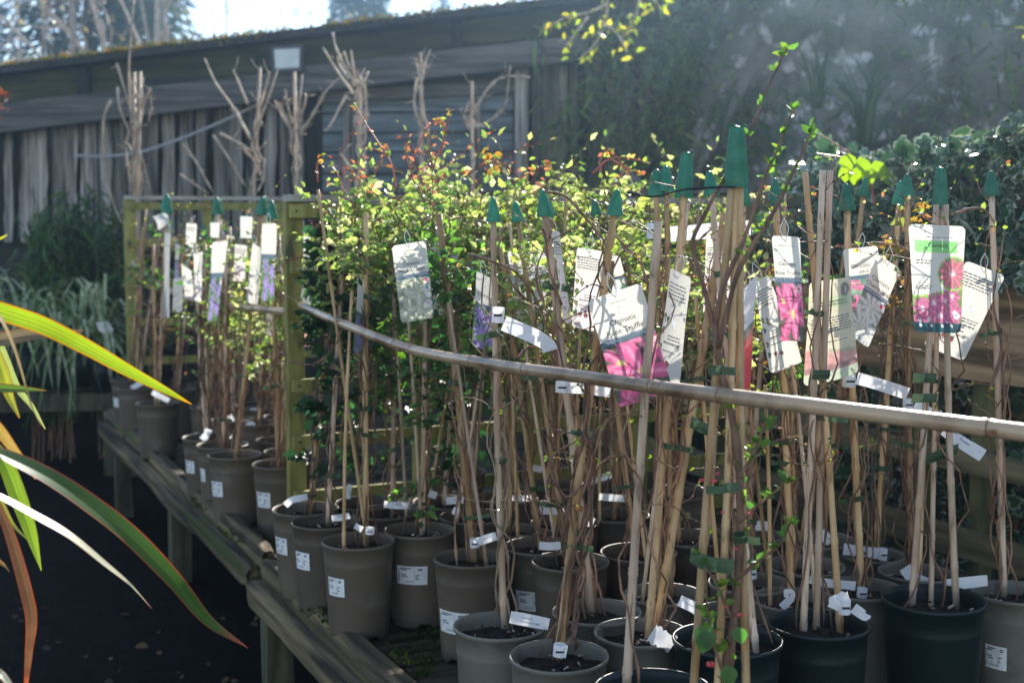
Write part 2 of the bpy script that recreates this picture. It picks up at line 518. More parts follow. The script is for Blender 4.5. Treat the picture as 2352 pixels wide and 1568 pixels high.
# bank on the right behind everything: steep, rocky
def bankf(a, b):
    x = .55 + 8.5 * a
    z = 4.35 * b
    yy = 10.9 + .5 * b - .55 * max(0, x - 1.2) + .25 * abs(x - 2.6) * 0
    q = mnoise.fractal(Vector((x * .8, z * .8, 3)), 1.0, 2.0, 4)
    q2 = mnoise.fractal(Vector((x * 3, z * 3, 7)), 1.0, 2.0, 3)
    top = min(1.0, max(.25, (x - .4) / 1.6))
    return (x, yy - .45 * q - .12 * q2, z * top)
mb = MB()
vs, fs = grid(90, 60, bankf)
mb.add(vs, fs)
mb.add(*grid(30, 6, lambda a, b: (.55 + 8.5 * a, 11.35 - .55 * max(0, .55 + 8.5 * a - 1.2) + 4 * b, 4.32 * min(1.0, max(.25, (.15 + 8.5 * a) / 1.6)))))
bank = mb.build('rocky_bank', M['rock'], smooth_=True, kind='structure')
bank['label'] = 'steep shaded bank with pale rock patches behind the fence'

def bank_pts(n, x0, x1, z0, z1, off=.12):
    x = RNG.uniform(x0, x1, n); z = RNG.uniform(z0, z1, n)
    y = 10.9 + .5 * z / 4.35 - .55 * np.maximum(0, x - 1.2)
    q = np.array([mnoise.fractal(Vector((a * .8, c * .8, 3)), 1.0, 2.0, 4) for a, c in zip(x, z)])
    return np.stack([x, y - .45 * q - off - RNG.uniform(0, .25, n), z], 1)
pp = bank_pts(5200, .8, 5.2, .6, 4.0)
dens = np.array([mnoise.noise(Vector((a[0] * 1.3, a[2] * 1.3, 1))) for a in pp])
hole = np.exp(-(((pp[:, 0] - 2.55) / 1.0) ** 2 + ((pp[:, 2] - 3.0) / .9) ** 2))
pp = pp[(dens > -.25) & (RNG.uniform(0, 1, len(pp)) > hole * .97)]
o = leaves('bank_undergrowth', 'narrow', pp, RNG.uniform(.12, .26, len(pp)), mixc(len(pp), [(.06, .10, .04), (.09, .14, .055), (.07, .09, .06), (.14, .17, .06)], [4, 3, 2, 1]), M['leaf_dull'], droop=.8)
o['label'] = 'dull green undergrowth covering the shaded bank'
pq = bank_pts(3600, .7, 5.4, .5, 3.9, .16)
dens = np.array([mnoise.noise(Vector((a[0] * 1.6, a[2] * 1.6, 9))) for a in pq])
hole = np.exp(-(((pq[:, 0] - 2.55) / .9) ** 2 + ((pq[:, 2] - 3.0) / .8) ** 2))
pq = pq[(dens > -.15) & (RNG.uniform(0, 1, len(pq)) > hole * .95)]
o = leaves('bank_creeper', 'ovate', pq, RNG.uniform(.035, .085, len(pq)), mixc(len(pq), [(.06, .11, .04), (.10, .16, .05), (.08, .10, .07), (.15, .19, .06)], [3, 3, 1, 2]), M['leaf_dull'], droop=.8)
o['label'] = 'small leaved creeper patches clinging to the shaded bank'


# ------------------------------------------------------------------ added volume standing in for the veiling glare of the lens
hm, ht, hb = newmat('haze')
ht.nodes.remove(hb)
hv_ = N(ht, 'ShaderNodeVolumePrincipled')
hv_.inputs['Color'].default_value = (.50, .74, 1.0, 1)
hv_.inputs['Density'].default_value = .0054
hv_.inputs['Anisotropy'].default_value = .915
ht.links.new(hv_.outputs[0], ht.nodes['Material Output'].inputs['Volume'])
mb = MB(); mb.box((0, 33, 6.25), (124, 94, 14.5))
hz = mb.build('haze', hm, kind='stuff')
hz['label'] = 'added thin haze volume standing in for veiling lens glare'

# strap-leaved tussocks and bamboo clumps on the bank: things
def tussock(name, label, cat, base, n, length, cols, mat='leaf_dull', spread=.5, group=None, kind='blade', wid=1.0):
    t = thing(name, label, cat, base, group)
    ang = RNG.uniform(0, 2 * math.pi, n)
    el = RNG.uniform(.5, 1.45, n)
    ax = np.stack([np.cos(ang) * np.cos(el), np.sin(ang) * np.cos(el), np.sin(el)], 1)
    pos = np.array(base) + np.stack([np.cos(ang), np.sin(ang), np.zeros(n)], 1) * RNG.uniform(0, .06, n)[:, None]
    nm = np.stack([-np.cos(ang) * np.sin(el), -np.sin(ang) * np.sin(el), np.cos(el)], 1)
    leaves('leaf_blades', kind, pos, RNG.uniform(.6, 1, n) * length, mixc(n, cols, [1] * len(cols)), M[mat], t, axis=ax, normal=nm)
    return t
for i, (px, py, Y, L) in enumerate([(1990, 330, 8.9, .85), (1790, 380, 9.3, .6), (1660, 330, 9.6, .55), (1880, 250, 9.2, .6)]):
    tussock('grass_tussock', ['broad bladed grass clump arching out of the rocky bank, right of centre', 'small grass clump low on the bank above the tall green cap',
            'small grass clump on the bank at the shed end', 'grass clump high on the bank below the pale rocks'][i], 'grass clump', P(px, py, Y), 26, L,
            [(.06, .10, .05), (.08, .12, .07)], group='grass clumps on the bank')

# ------------------------------------------------------------------ shed
SY = 11.5
PXM = FOC / SY
def S(px, py, dy=0.0):
    q = P(px, py, SY)
    return Vector((q.x, SY + dy, q.z))
def roofy(px):
    return 168 - .122 * px
shed = thing('wooden_shed', 'long weathered timber shed with a mossy sloping roof at the back', 'shed', (S(800, 0).x, SY, 0))
def slab(px0, px1, top0, top1, h0, h1, y0, y1, name, mat, parent=shed, jit=0.0):
    """slanted beam between two pixel columns; top edges given, heights in pixels"""
    m = MB()
    a, b, c, d = S(px0, top0), S(px1, top1), S(px1, top1 + h1), S(px0, top0 + h0)
    vs = []
    for y in (y0, y1):
        for q in (a, b, c, d):
            vs.append((q.x, SY + y, q.z))
    m.add(vs, [(0, 3, 2, 1), (4, 5, 6, 7), (0, 1, 5, 4), (1, 2, 6, 5), (2, 3, 7, 6), (3, 0, 4, 7)])
    return m.build(name, mat, parent)
X0, X1 = -160, 2000
slab(X0, X1, roofy(X0), roofy(X1), 18, 18, -.42, 4.2, 'roof', M['roof'])
slab(X0, 600, roofy(X0) + 19, roofy(600) + 19, 62, 62, -.24, -.20, 'fascia_board', M['fascia'])
slab(603, X1, roofy(603) + 19, roofy(X1) + 19, 60, 60, -.24, -.20, 'fascia_board', M['fascia'])
slab(X0, 690, roofy(X0) + 80, roofy(690) + 88, 66, 60, -.34, -.25, 'beam', M['beam'])
slab(692, X1, roofy(692) + 82, roofy(X1) + 94, 58, 56, -.345, -.25, 'beam', M['beam'])
for px in (205, 640, 1040, 1480):
    slab(px, px + 26, roofy(px) + 22, roofy(px + 26) + 22, 70, 70, -.32, -.245, 'rafter_end', M['board_dark'])
# dark backing sheet added to block light and give the inside its shade
for nm, b0, b1 in (('shade_backing', .10, .14),):
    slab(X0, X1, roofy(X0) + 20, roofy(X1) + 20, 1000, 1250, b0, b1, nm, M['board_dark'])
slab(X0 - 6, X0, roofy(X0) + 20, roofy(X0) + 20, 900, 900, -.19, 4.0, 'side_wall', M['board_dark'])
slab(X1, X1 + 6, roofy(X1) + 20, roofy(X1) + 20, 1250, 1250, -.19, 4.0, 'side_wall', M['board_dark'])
px = 12.0
while px < 1990:
    w = random.uniform(30, 47)
    if 728 < px + w * .5 < 1206:
        px += w
        continue
    gap = random.choice([3, 7, 11, 16, 22])
    m = MB()
    k = 9
    top, bot = roofy(px) + 138, 556 if px < 740 else 640
    dy = random.uniform(-.05, .0)
    L, R = [], []
    lj, rj = 0, 0
    for i in range(k + 1):
        t = i / k
        y = top + (bot - top) * t
        lj = lj * .6 + random.uniform(-3.2, 3.2); rj = rj * .6 + random.uniform(-3.2, 3.2)
        L.append(S(px + lj, y, dy)); R.append(S(px + w - gap + rj, y, dy + random.uniform(-.004, .004)))
    vs, fs = [], []
    for a, b in zip(L, R):
        vs += [a, b, a + Vector((0, .024, 0)), b + Vector((0, .024, 0))]
    for i in range(k):
        q = i * 4
        fs += [(q, q + 1, q + 5, q + 4), (q + 2, q + 6, q + 7, q + 3), (q, q + 4, q + 6, q + 2), (q + 1, q + 3, q + 7, q + 5)]
    fs += [(0, 2, 3, 1), (k * 4, k * 4 + 1, k * 4 + 3, k * 4 + 2)]
    m.add(vs, fs)
    m.build('wall_board', M['board'], shed)
    px += w
# shuttered opening of horizontal boards with its lintel and posts
slab(735, 1182, 214, 186, 26, 28, -.12, -.04, 'lintel', M['beam'])
yy = 216.0
while yy < 640:
    h = random.uniform(44, 56)
    slab(742, 1178, yy, yy - 3, h - 5, h - 5, -.02 - random.uniform(0, .015), .01, 'shutter_board', M['board_h'])
    yy += h
for px, w in ((790, 26), (1080, 22), (1182, 30)):
    slab(px, px + w, 205 if px < 1100 else 130, 205 if px < 1100 else 130, 430, 430, -.16 if px > 1100 else -.07, -.035, 'post', M['board'])
slab(1246, 1268, 150, 150, 480, 480, -.13, -.06, 'post', M['board'])
# moss along the roof edge
n = 5200
mx = RNG.uniform(X0, 1900, n)
cl = np.array([mnoise.noise(Vector((a * .012, 2.2, 0))) for a in mx])
mx = mx[(cl > -.35)]
n = len(mx)
mp_ = np.array([tuple(S(a, roofy(a) + RNG.uniform(-4, 6))) for a in mx])
mp_[:, 1] += RNG.choice([-.43, -.42, -.3], n) + RNG.uniform(-.02, .5, n) * RNG.integers(0, 2, n)
o = leaves('roof_moss', 'small', mp_, RNG.uniform(.02, .055, n), mixc(n, [(.20, .14, .03), (.13, .13, .03), (.26, .13, .03), (.08, .09, .03)], [3, 3, 2, 2]), M['moss_col'], shed, droop=-.6)
# floodlight under the eave
fl = thing('floodlight', 'square floodlight with a pale glass front under the shed eave', 'floodlight', S(678, 175, -.36))
def quadbox(px0, px1, py0, py1, y0, y1, name, mat, parent, tilt=0.0):
    m = MB()
    a, b, c, d = S(px0, py0), S(px1, py0 - 3), S(px1 - 1, py1 - 3), S(px0 + 3, py1)
    vs = [(q.x, SY + y + (tilt if q in (a, b) else 0), q.z) for y in (y0, y1) for q in (a, b, c, d)]
    m.add(vs, [(0, 3, 2, 1), (4, 5, 6, 7), (0, 1, 5, 4), (1, 2, 6, 5), (2, 3, 7, 6), (3, 0, 4, 7)])
    return m.build(name, mat, parent)
quadbox(643, 714, 122, 180, -.44, -.36, 'housing', M['lampframe'], fl)
quadbox(651, 707, 130, 172, -.446, -.439, 'glass_front', M['glass'], fl)
mb = MB(); mb.tube([S(678, 150, -.37), S(678, 140, -.30), S(678, 128, -.245)], .012, 6)
mb.build('bracket', M['lampframe'], fl)
mb = MB()
mb.tube([Vector(q) for q in smooth([tuple(S(x, y, -.22)) for x, y in ((188, 360), (260, 362), (340, 352), (430, 322), (520, 285), (602, 246))], 5)], .011, 6)
tag(mb.build('hanging_cable', M['cable'], None), 'pale grey cable sagging across the boards of the shed wall', 'cable')

# ------------------------------------------------------------------ trees beyond the shed
def branchy(mb, p, d, L, r, depth, spread=.55, up=.2, n=5):
    pts, rr = [p.copy()], [r]
    q = p.copy()
    for i in range(4):
        d = (d + Vector([random.gauss(0, .13) for _ in range(3)]) + Vector((0, 0, up * .15))).normalized()
        q = q + d * (L / 4)
        pts.append(q.copy()); rr.append(r * (1 - .14 * (i + 1)))
    mb.tube(pts, rr, n if depth > 1 else 4, cap=False)
    ends.append(q.copy())
    if depth > 0:
        for i in range(random.choice([2, 3, 3])):
            nd = (d + Vector([random.gauss(0, spread) for _ in range(3)])).normalized()
            branchy(mb, pts[random.choice([2, 3, 4])], nd, L * random.uniform(.55, .8), r * .55, depth - 1, spread, up, n)
i_ = 0
def bare_tree(label, x, y, h, r, buds=(.20, .16, .08), nb=500, lean=0.0):
    global ends, i_
    i_ += 1
    t = thing('bare_tree', label, 'tree', (x, y, 0), 'bare trees beyond the shed')
    ends = []
    m = MB()
    tr = [Vector((x + lean * k * .3 + random.gauss(0, .06), y, h * .62 * k / 4)) for k in range(5)]
    m.tube(tr, [r * (1 - .12 * k) for k in range(5)], 7)
    m.build('trunk', M['bark_pale'], t)
    m = MB()
    for k in range(4):
        q = tr[random.choice([2, 3, 4])]
        branchy(m, q + Vector((0, 0, random.uniform(-.4, .3))), Vector((random.uniform(-.8, .8), random.uniform(-.5, .5), 1)).normalized(), h * .24, r * .42, 3 if i_ % 2 else 2)
    m.build('crown', M['bark_pale'], t)
    e = np.array([tuple(v) for v in ends])
    pos = e[RNG.integers(0, len(e), nb)] + RNG.normal(size=(nb, 3)) * .14
    leaves('buds', 'small', pos, RNG.uniform(.05, .12, nb), tint(nb, buds, .3), M['leaf'], t)
def conifer(label, x, y, h, r, n=3500, col=(.035, .06, .035)):
    t = thing('conifer_tree', label, 'tree', (x, y, 0), 'conifers beyond the shed')
    m = MB()
    m.tube([(x, y, h * k / 5) for k in range(6)], [.24 * (1 - k / 5.5) for k in range(6)], 7)
    for k in range(46):
        z = h * random.uniform(.22, .97)
        w = random.uniform(0, 6.28)
        L = r * (1 - z / h) ** .7 * random.uniform(.6, 1.05)
        m.tube([(x, y, z), (x + math.cos(w) * L, y + math.sin(w) * L, z - .1 * L)], [.05, .012], 4)
    m.build('trunk', M['bark'], t)
    z = h * (.2 + .8 * RNG.uniform(0, 1, n) ** 1.15)
    w = RNG.integers(0, 40, n) * 2.399 + RNG.normal(size=n) * .13 + np.floor(z * 2.2) * 1.7
    rad = r * np.maximum(.02, 1 - z / h) ** .75 * RNG.uniform(.15, 1.08, n)
    z = z - .18 * rad + RNG.normal(size=n) * .08
    pos = np.stack([x + np.cos(w) * rad, y + np.sin(w) * rad, z], 1)
    ax = np.stack([np.cos(w), np.sin(w), np.full(n, -.35)], 1) + RNG.normal(size=(n, 3)) * .4
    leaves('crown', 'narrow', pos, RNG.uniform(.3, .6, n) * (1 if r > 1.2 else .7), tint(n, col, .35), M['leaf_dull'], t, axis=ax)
q = P(225, 60, 30); conifer('tall dark conifer beyond the shed roof at the left', q.x - .2, 30, 11.5, 3.3, 9000, (.03, .055, .035))
q = P(345, 60, 33); conifer('thinner conifer standing just right of the tall dark one', q.x, 33, 10.4, 2.1, 3600, (.04, .062, .035))
q = P(826, 30, 33); conifer('dark conifer poking over the middle of the shed roof', q.x, 33, 8.9, 1.7, 4500, (.025, .05, .035))
q = P(1015, 10, 36); conifer('small distant conifer tip right of the dark middle one', q.x, 36, 8.0, .95, 1200, (.03, .06, .045))
for i, (px, y, h, r) in enumerate([(40, 24, 7.4, .10), (165, 22, 8.6, .12), (235, 23, 8.2, .12), (352, 22, 8.8, .12), (385, 24, 8.3, .10), (530, 28, 7.9, .09), (640, 30, 7.6, .08), (735, 31, 7.6, .08)]):
    q = P(px, 100, y)
    bare_tree(['leafless tree at the far left edge of the sky', 'pale bare tree in front of the tall dark conifer, left one', 'pale bare tree in front of the tall dark conifer, right one',
               'tall bare tree with white trunk above the bare climber', 'slim bare tree beside the white trunked one', 'lone bare tree against the open sky over the roof',
               'budding bare tree left of the dark middle conifer', 'hazy budding tree touching the dark middle conifer'][i], q.x, y, h, r * .75,
              (.22, .17, .08) if i < 6 else (.2, .2, .09), 140 if i < 5 else 420)

# ------------------------------------------------------------------ display bench
bench = thing('display_bench', 'long slatted timber display bench covered with potted climbers', 'bench', tuple(bp(1.2, 1.0, 0)))
S0, S1, BW = -2.35, 4.72, 1.98
s = S0
while s < S1 - .05:
    w = random.uniform(.088, .108)
    m = MB()
    k = 4
    for i in range(k):
        a0, a1 = .05 + (BW - .05) * i / k, .05 + (BW - .05) * (i + 1) / k
        m.box(bp(s + w / 2, (a0 + a1) / 2, BENCH_Z - .014 + random.uniform(-.002, .002)), (a1 - a0, w - random.uniform(.012, .02), .026), RB, jit=.0025)
    m.build('slat', M['slat'], bench)
    s += w
def log(s0, s1, w, z, rw, rz, name='edge_log'):
    m = MB()
    k, n = 60, 28
    vs, fs = [], []
    for i in range(k + 1):
        s_ = s0 + (s1 - s0) * i / k
        c = bp(s_, w + .012 * mnoise.noise(Vector((s_ * 1.2, z * 9, w))), z + .010 * mnoise.noise(Vector((s_ * 1.4, 5 + z * 7, w))))
        e = 1.0 if 0 < i < k else .72
        for j in range(n):
            a = 2 * math.pi * j / n
            f = 1 + .10 * mnoise.noise(Vector((s_ * 1.1, math.cos(a) * 1.1 + z * 10, math.sin(a) * 1.1))) + .13 * mnoise.noise(Vector((s_ * .55, a * 2.2, z * 17))) + .05 * mnoise.noise(Vector((s_ * 6, a * 3, z * 5)))
            ca, sa = math.cos(a), math.sin(a)
            sq = 1 / (abs(ca) ** 4 + abs(sa) ** 4) ** .25
            vs.append(c + BN * (ca * rw * f * e * sq) + Vector((0, 0, sa * rz * f * e * sq)))
    for i in range(k):
        for j in range(n):
            fs.append((i * n + j, i * n + (j + 1) % n, (i + 1) * n + (j + 1) % n, (i + 1) * n + j))
    fs.append(tuple(range(n)))
    fs.append(tuple(k * n + j for j in reversed(range(n))))
    m.add(vs, fs)
    return m.build(name, M['log'], bench, smooth_=True)
log(1.13, 4.74, .0, .515, .030, .040)
log(1.16, 4.68, -.042, .455, .032, .040)
log(S0, 1.10, -.012, .497, .034, .043)
log(S0, 1.12, -.052, .428, .034, .045)
log(S0, S1, BW + .02, .45, .03, .05)
for s_, dw in ((4.35, .0), (2.9, .03), (1.12, .0), (-.35, .02), (-1.8, .0)):
    for w_ in (.02 + dw, 1.9):
        m = MB()
        m.box(bp(s_, w_, .205), (.085, .085, .41), RB, jit=.006)
        m.build('leg', M['leg'], bench)
for s_ in (3.6, 2.0, .4, -1.1):
    m = MB(); m.box(bp(s_, 1.0, .44), (1.85, .05, .07), RB); m.build('cross_bearer', M['leg'], bench)
# moss on the bench
n = 15000
ss, ww = RNG.uniform(S0, 2.2, n), RNG.uniform(-.06, .9, n) ** 1.0
keep = np.array([mnoise.noise(Vector((a * 3.2, b * 5, 4))) > .08 + .2 * max(0, b - .3) for a, b in zip(ss, ww)])
ss, ww = ss[keep], ww[keep]
pos = np.array([tuple(bp(a, b, .499 if b > .05 else .53)) for a, b in zip(ss, ww)])
leaves('moss', 'small', pos, RNG.uniform(.009, .024, len(pos)), mixc(len(pos), [(.045, .07, .012), (.07, .095, .018), (.03, .045, .012)], [3, 2, 2]), M['moss_col'], bench, droop=-1.0)

# ------------------------------------------------------------------ back fence behind the bench
FW = 2.06
def fpt(sf, dw, z):          # sf along the fence measured from the point beside (1.26, 4.67)
    q = Vector((1.26, 4.67, 0)) + BD * sf + BN * dw
    return Vector((q.x, q.y, z))
fence = thing('post_and_rail_fence', 'weathered timber fence with one wide plank behind the bench', 'fence', tuple(fpt(.5, 0, 0)))
for sf in (-2.16, -1.53, -.90, -.53, -.263, .367, .98, 1.6, 2.4, 3.2):
    m = MB(); m.box(fpt(sf, .05, .875), (.055, .052, 1.74), RB, jit=.002); m.build('post', M['fpost'], fence)
def rail(z, h, d, off, name, mat, s0=-2.4, s1=3.3, k=10):
    m = MB()
    vs, fs = [], []
    for i in range(k + 1):
        sf = s0 + (s1 - s0) * i / k
        for (dw, dz) in ((-d / 2, -h / 2), (d / 2, -h / 2), (d / 2, h / 2), (-d / 2, h / 2)):
            vs.append(fpt(sf, off + dw, z + dz) + Vector((0, 0, random.uniform(-.004, .004))))
    for i in range(k):
        for j in range(4):
            fs.append((i * 4 + j, i * 4 + (j + 1) % 4, i * 4 + 4 + (j + 1) % 4, i * 4 + 4 + j))
    fs += [(0, 1, 2, 3), (k * 4 + 3, k * 4 + 2, k * 4 + 1, k * 4)]
    m.add(vs, fs)
    return m.build(name, mat, fence)
rail(1.755, .028, .10, .03, 'top_rail', M['beam'])
rail(1.70, .05, .03, .006, 'top_rail', M['rail'])
rail(1.272, .315, .036, .003, 'wide_plank', M['plank'])
rail(.845, .072, .034, .004, 'middle_rail', M['rail'])
rail(.575, .10, .036, .002, 'bottom_rail', M['rail'])

# ------------------------------------------------------------------ two trellis panels across the bench
def trellis(label, q0, length, zt, levels, z0=.5, lat=4, post_w=.055):
    t = thing('trellis_panel', label, 'trellis', (q0.x, q0.y, z0), 'trellis panels standing across the bench')
    for k in range(lat + 1):
        u = length * k / lat
        c = Vector((q0.x, q0.y, 0)) + BN * u
        m = MB(); m.box((c.x, c.y, (z0 + zt) / 2), (post_w if k in (0, lat) else .042, .045, zt - z0), RB, jit=.0012)
        m.build('upright', M['trellis'], t)
    for z in levels:
        c = Vector((q0.x, q0.y, 0)) + BN * (length / 2 - .012) - BD * .034
        m = MB(); m.box((c.x, c.y, z), (length + .012, .024, .042), RB, jit=.001)
        m.build('crossbar', M['trellis'], t)
        m = MB(); m.tube([(q0.x - BD.x * .045, q0.y - BD.y * .045, z), (q0.x - BD.x * .049, q0.y - BD.y * .049, z)], .004, 6); m.build('nail_head', M['wire'], t)
    c = Vector((q0.x, q0.y, 0)) + BN * (length / 2) - BD * .012
    m = MB(); m.box((c.x, c.y, zt + .012), (length + .05, .085, .022), RB); m.build('capping_rail', M['cap_rail'], t)
    return t
T2 = P(672, 500, 4.27); T2 = Vector((T2.x, T2.y, 0))
trellis('near green stained trellis panel half buried in ivy and clematis', T2, 1.75, 1.685, [1.655, 1.475, 1.28, 1.09, .905, .72, .555])
T1 = P(297, 500, 7.45); T1 = Vector((T1.x, T1.y, 0))
trellis('far green stained trellis panel at the end of the bench', T1, 1.75, 1.745, [1.71, 1.50, 1.27, 1.05, .83, .6], post_w=.06)
# pyramidal post cap showing over the foliage
pc = thing('capped_post', 'square timber post with a pyramid cap rising behind the lime foliage', 'post', (P(1440, 430, 6.3).x, 6.3, 0))
m = MB(); m.box((pc.location.x, 6.3, .9), (.085, .085, 1.8)); m.build('post_shaft', M['rail'], pc)
m = MB(); b = .07; z = 1.81; cx = pc.location.x
m.add([(cx - b, 6.3 - b, z), (cx + b, 6.3 - b, z), (cx + b, 6.3 + b, z), (cx - b, 6.3 + b, z), (cx, 6.3, z + .07)] + [(cx - b, 6.3 - b, z - .02), (cx + b, 6.3 - b, z - .02), (cx + b, 6.3 + b, z - .02), (cx - b, 6.3 + b, z - .02)],
      [(0, 1, 4), (1, 2, 4), (2, 3, 4), (3, 0, 4), (5, 6, 1, 0), (6, 7, 2, 1), (7, 8, 3, 2), (8, 5, 0, 3), (8, 7, 6, 5)])
m.build('pyramid_cap', M['beam'], pc)

# ------------------------------------------------------------------ variegated ivy behind the fence
hedge = thing('variegated_ivy', 'cream edged variegated ivy sprawling over the fence at the right', 'ivy', tuple(fpt(-.4, .4, 0)))
m = MB()
for k in range(34):
    a = fpt(random.uniform(-1.9, .9), random.uniform(.15, .4), random.uniform(.2, .9))
    b = fpt(random.uniform(-1.9, .7), random.uniform(.1, .6), random.uniform(1.3, 1.95))
    c = (a + b) / 2 + Vector((random.uniform(-.15, .15), random.uniform(-.1, .1), .1))
    m.tube([Vector(q) for q in smooth([tuple(a), tuple(c), tuple(b)], 5)], [.008] * 5 + [.005] * 6, 5)
m.build('stems', M['vine'], hedge, kind='stuff')
def hedge_pts(n, s0, s1, d0, d1, top):
    sf = RNG.uniform(s0, s1, n); dw = RNG.uniform(d0, d1, n)
    zt = np.array([top(a) for a in sf])
    z = .35 + (zt - .35) * RNG.uniform(0, 1, n) ** .8
    return np.array([tuple(fpt(a, b, c)) for a, b, c in zip(sf, dw, z)]), sf, dw
def toph(sf):
    return 1.86 - .16 * (sf > .55) * (sf - .55) * 5 - .20 * sf * .5 * (1 if sf < 0 else .3) + .07 * mnoise.noise(Vector((sf * 5, 0, 0)))
pos, sf, dw = hedge_pts(3000, -.95, .85, .10, .5, toph)
top_, sft, dwt = hedge_pts(1000, -.95, .8, .0, .5, toph)
top_[:, 2] = np.array([toph(a) for a in sft]) - RNG.uniform(0, .28, 1000)
fr_, sff, dwf = hedge_pts(900, -.95, .28, -.13, .06, toph)
fr_[:, 2] = 1.42 + (np.array([toph(a) for a in sff]) - 1.42) * RNG.uniform(0, 1, 900)
pos = np.concatenate([pos, top_, fr_]); dw = np.concatenate([dw, dwt, dwf])
order = np.argsort(dw - .25 * (pos[:, 2] > 1.5))
pos = pos[order]
n = len(pos)
size = RNG.uniform(.045, .085, n)
cin = mixc(n, [(.03, .075, .035), (.045, .11, .05), (.06, .10, .075)], [3, 3, 2])
cout = mixc(n, [(.38, .44, .30), (.28, .36, .2), (.5, .52, .44), (.08, .15, .07)], [3, 2, 1, 2])
nrm = RNG.normal(size=(n, 3)) * .8 + np.array([-.4, -.6, .6])
ax = RNG.normal(size=(n, 3)) * .8 + np.array([-.1, -.1, -.7])
horg = np.array(WORLD(hedge))
for i in range(290):
    V, T, C = leaf_arrays('vari', pos[i:i + 1], ax[i:i + 1], nrm[i:i + 1], size[i:i + 1] * 1.1, cin[i:i + 1], cout[i:i + 1])
    o = link('leaf', tri_mesh('ivy_leaf', V - pos[i], T, C, True), M['leaf_vari'], None)
    o.parent = hedge
    o.location = pos[i] - horg
leaves('leaf_mass', 'vari', pos[290:], size[290:], cin[290:], M['leaf_vari'], hedge, axis=ax[290:], normal=nrm[290:], margin=cout[290:])
# plain dark ivy further along the fence
hed2 = thing('dark_ivy_hedge', 'dark plain ivy filling the gaps of the fence behind the canes', 'ivy', tuple(fpt(1.9, .4, 0)))
pos, _, _ = hedge_pts(5200, .5, 3.9, .10, .55, lambda a: 1.55 + .06 * math.sin(a * 7))
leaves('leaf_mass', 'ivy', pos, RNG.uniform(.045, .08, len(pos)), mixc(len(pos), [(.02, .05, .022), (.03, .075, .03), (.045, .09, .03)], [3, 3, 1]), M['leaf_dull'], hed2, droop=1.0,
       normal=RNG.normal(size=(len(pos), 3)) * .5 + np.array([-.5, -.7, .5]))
m = MB()
for k in range(26):
    a = fpt(random.uniform(.5, 3.8), .25, .05); b = a + Vector((random.uniform(-.2, .2), random.uniform(-.1, .1), random.uniform(1.0, 1.45)))
    m.tube([a, (a + b) / 2 + Vector((.05, 0, 0)), b], [.009, .007, .004], 5)
m.build('stems', M['vine'], hed2, kind='stuff')
# sunlit leafy sprig in front of the ivy top: broad lime leaves with a red shoot
sp = thing('ivy_sprig', 'sunlit lime ivy sprig with a long red tipped shoot above the fence', 'ivy', tuple(P(1990, 470, 4.4)))
m = MB()
m.tube([P(x, y, 4.4) for x, y in ((2010, 470), (2000, 420), (1985, 385), (1950, 352), (1905, 322), (1868, 302))], [.005, .0045, .004, .003, .0025, .0018], 5)
m.tube([P(x, y, 4.42) for x, y in ((1985, 385), (1930, 360), (1875, 352))], [.003, .002, .0015], 5)
m.build('shoot', M['vine_red'], sp)
pl = [(1950, 365, .07), (1975, 372, .075), (1995, 395, .07), (2010, 380, .065), (2030, 398, .07), (1965, 398, .06), (1945, 392, .06), (2045, 410, .065), (2060, 395, .06), (2085, 412, .055), (1990, 420, .05)]
for i, (x, y, sz) in enumerate(pl):
    q = np.array([tuple(P(x, y - 12, 4.38 + .01 * i))])
    V, T, C = leaf_arrays('ovate', q, np.array([[random.uniform(-.5, .5), -.3, -.9]]), np.array([[random.uniform(-.4, .4), -.8, .4]]), np.array([sz]), np.array([[.20, .30, .04]]))
    V = (V - q) * np.array([1.35, 1, 1]) + q
    o = link('leaf', tri_mesh('sprig_leaf', V - q, T, C, True), M['leaf']); o.parent = sp; o.location = Vector(q[0]) - WORLD(sp)

# ------------------------------------------------------------------ second bench at the left with grasses, bamboo behind
b2 = thing('low_back_bench', 'dark plank bench carrying pots of striped grass at the left', 'bench', tuple(P(60, 950, 8.3) * 1) )
def wpl(px0, py0, px1, py1, Y0, Y1, h, d, name, mat, parent):
    a, b = P(px0, py0, Y0), P(px1, py1, Y1)
    m = MB()
    dirv = (b - a)
    nn = Vector((-dirv.y, dirv.x, 0)).normalized() * d
    up = Vector((0, 0, h))
    vs = [a, b, b - up, a - up, a + nn, b + nn, b + nn - up, a + nn - up]
    m.add(vs, [(0, 3, 2, 1), (4, 5, 6, 7), (0, 1, 5, 4), (1, 2, 6, 5), (2, 3, 7, 6), (3, 0, 4, 7)])
    return m.build(name, mat, parent)
wpl(-260, 912, 330, 902, 8.2, 8.35, .11, .05, 'front_plank', M['leg'], b2)
for k in range(5):
    wpl(-260, 908 - k * 14, 330, 898 - k * 14, 8.27 + .13 * k, 8.42 + .13 * k, .025, .11, 'top_plank', M['slat'], b2)
for px in (-120, 235):
    wpl(px, 942, px + 26, 942, 8.3, 8.3, .44, .07, 'leg', M['leg'], b2)
bw = thing('plank_wall', 'dark plank retaining wall behind the striped grasses', 'wall', tuple(P(60, 900, 9.6)))
for k in range(4):
    wpl(-300, 566 + k * 76, 420, 570 + k * 76, 9.6, 9.7, .235, .05, 'plank', M['board_dark'], bw)
gl = ['striped grass at the left picture edge on the back bench', 'striped grass second from the left on the back bench', 'striped grass in the middle of the back bench', 'striped grass with a white label on the back bench', 'striped grass nearest the trellis on the back bench']
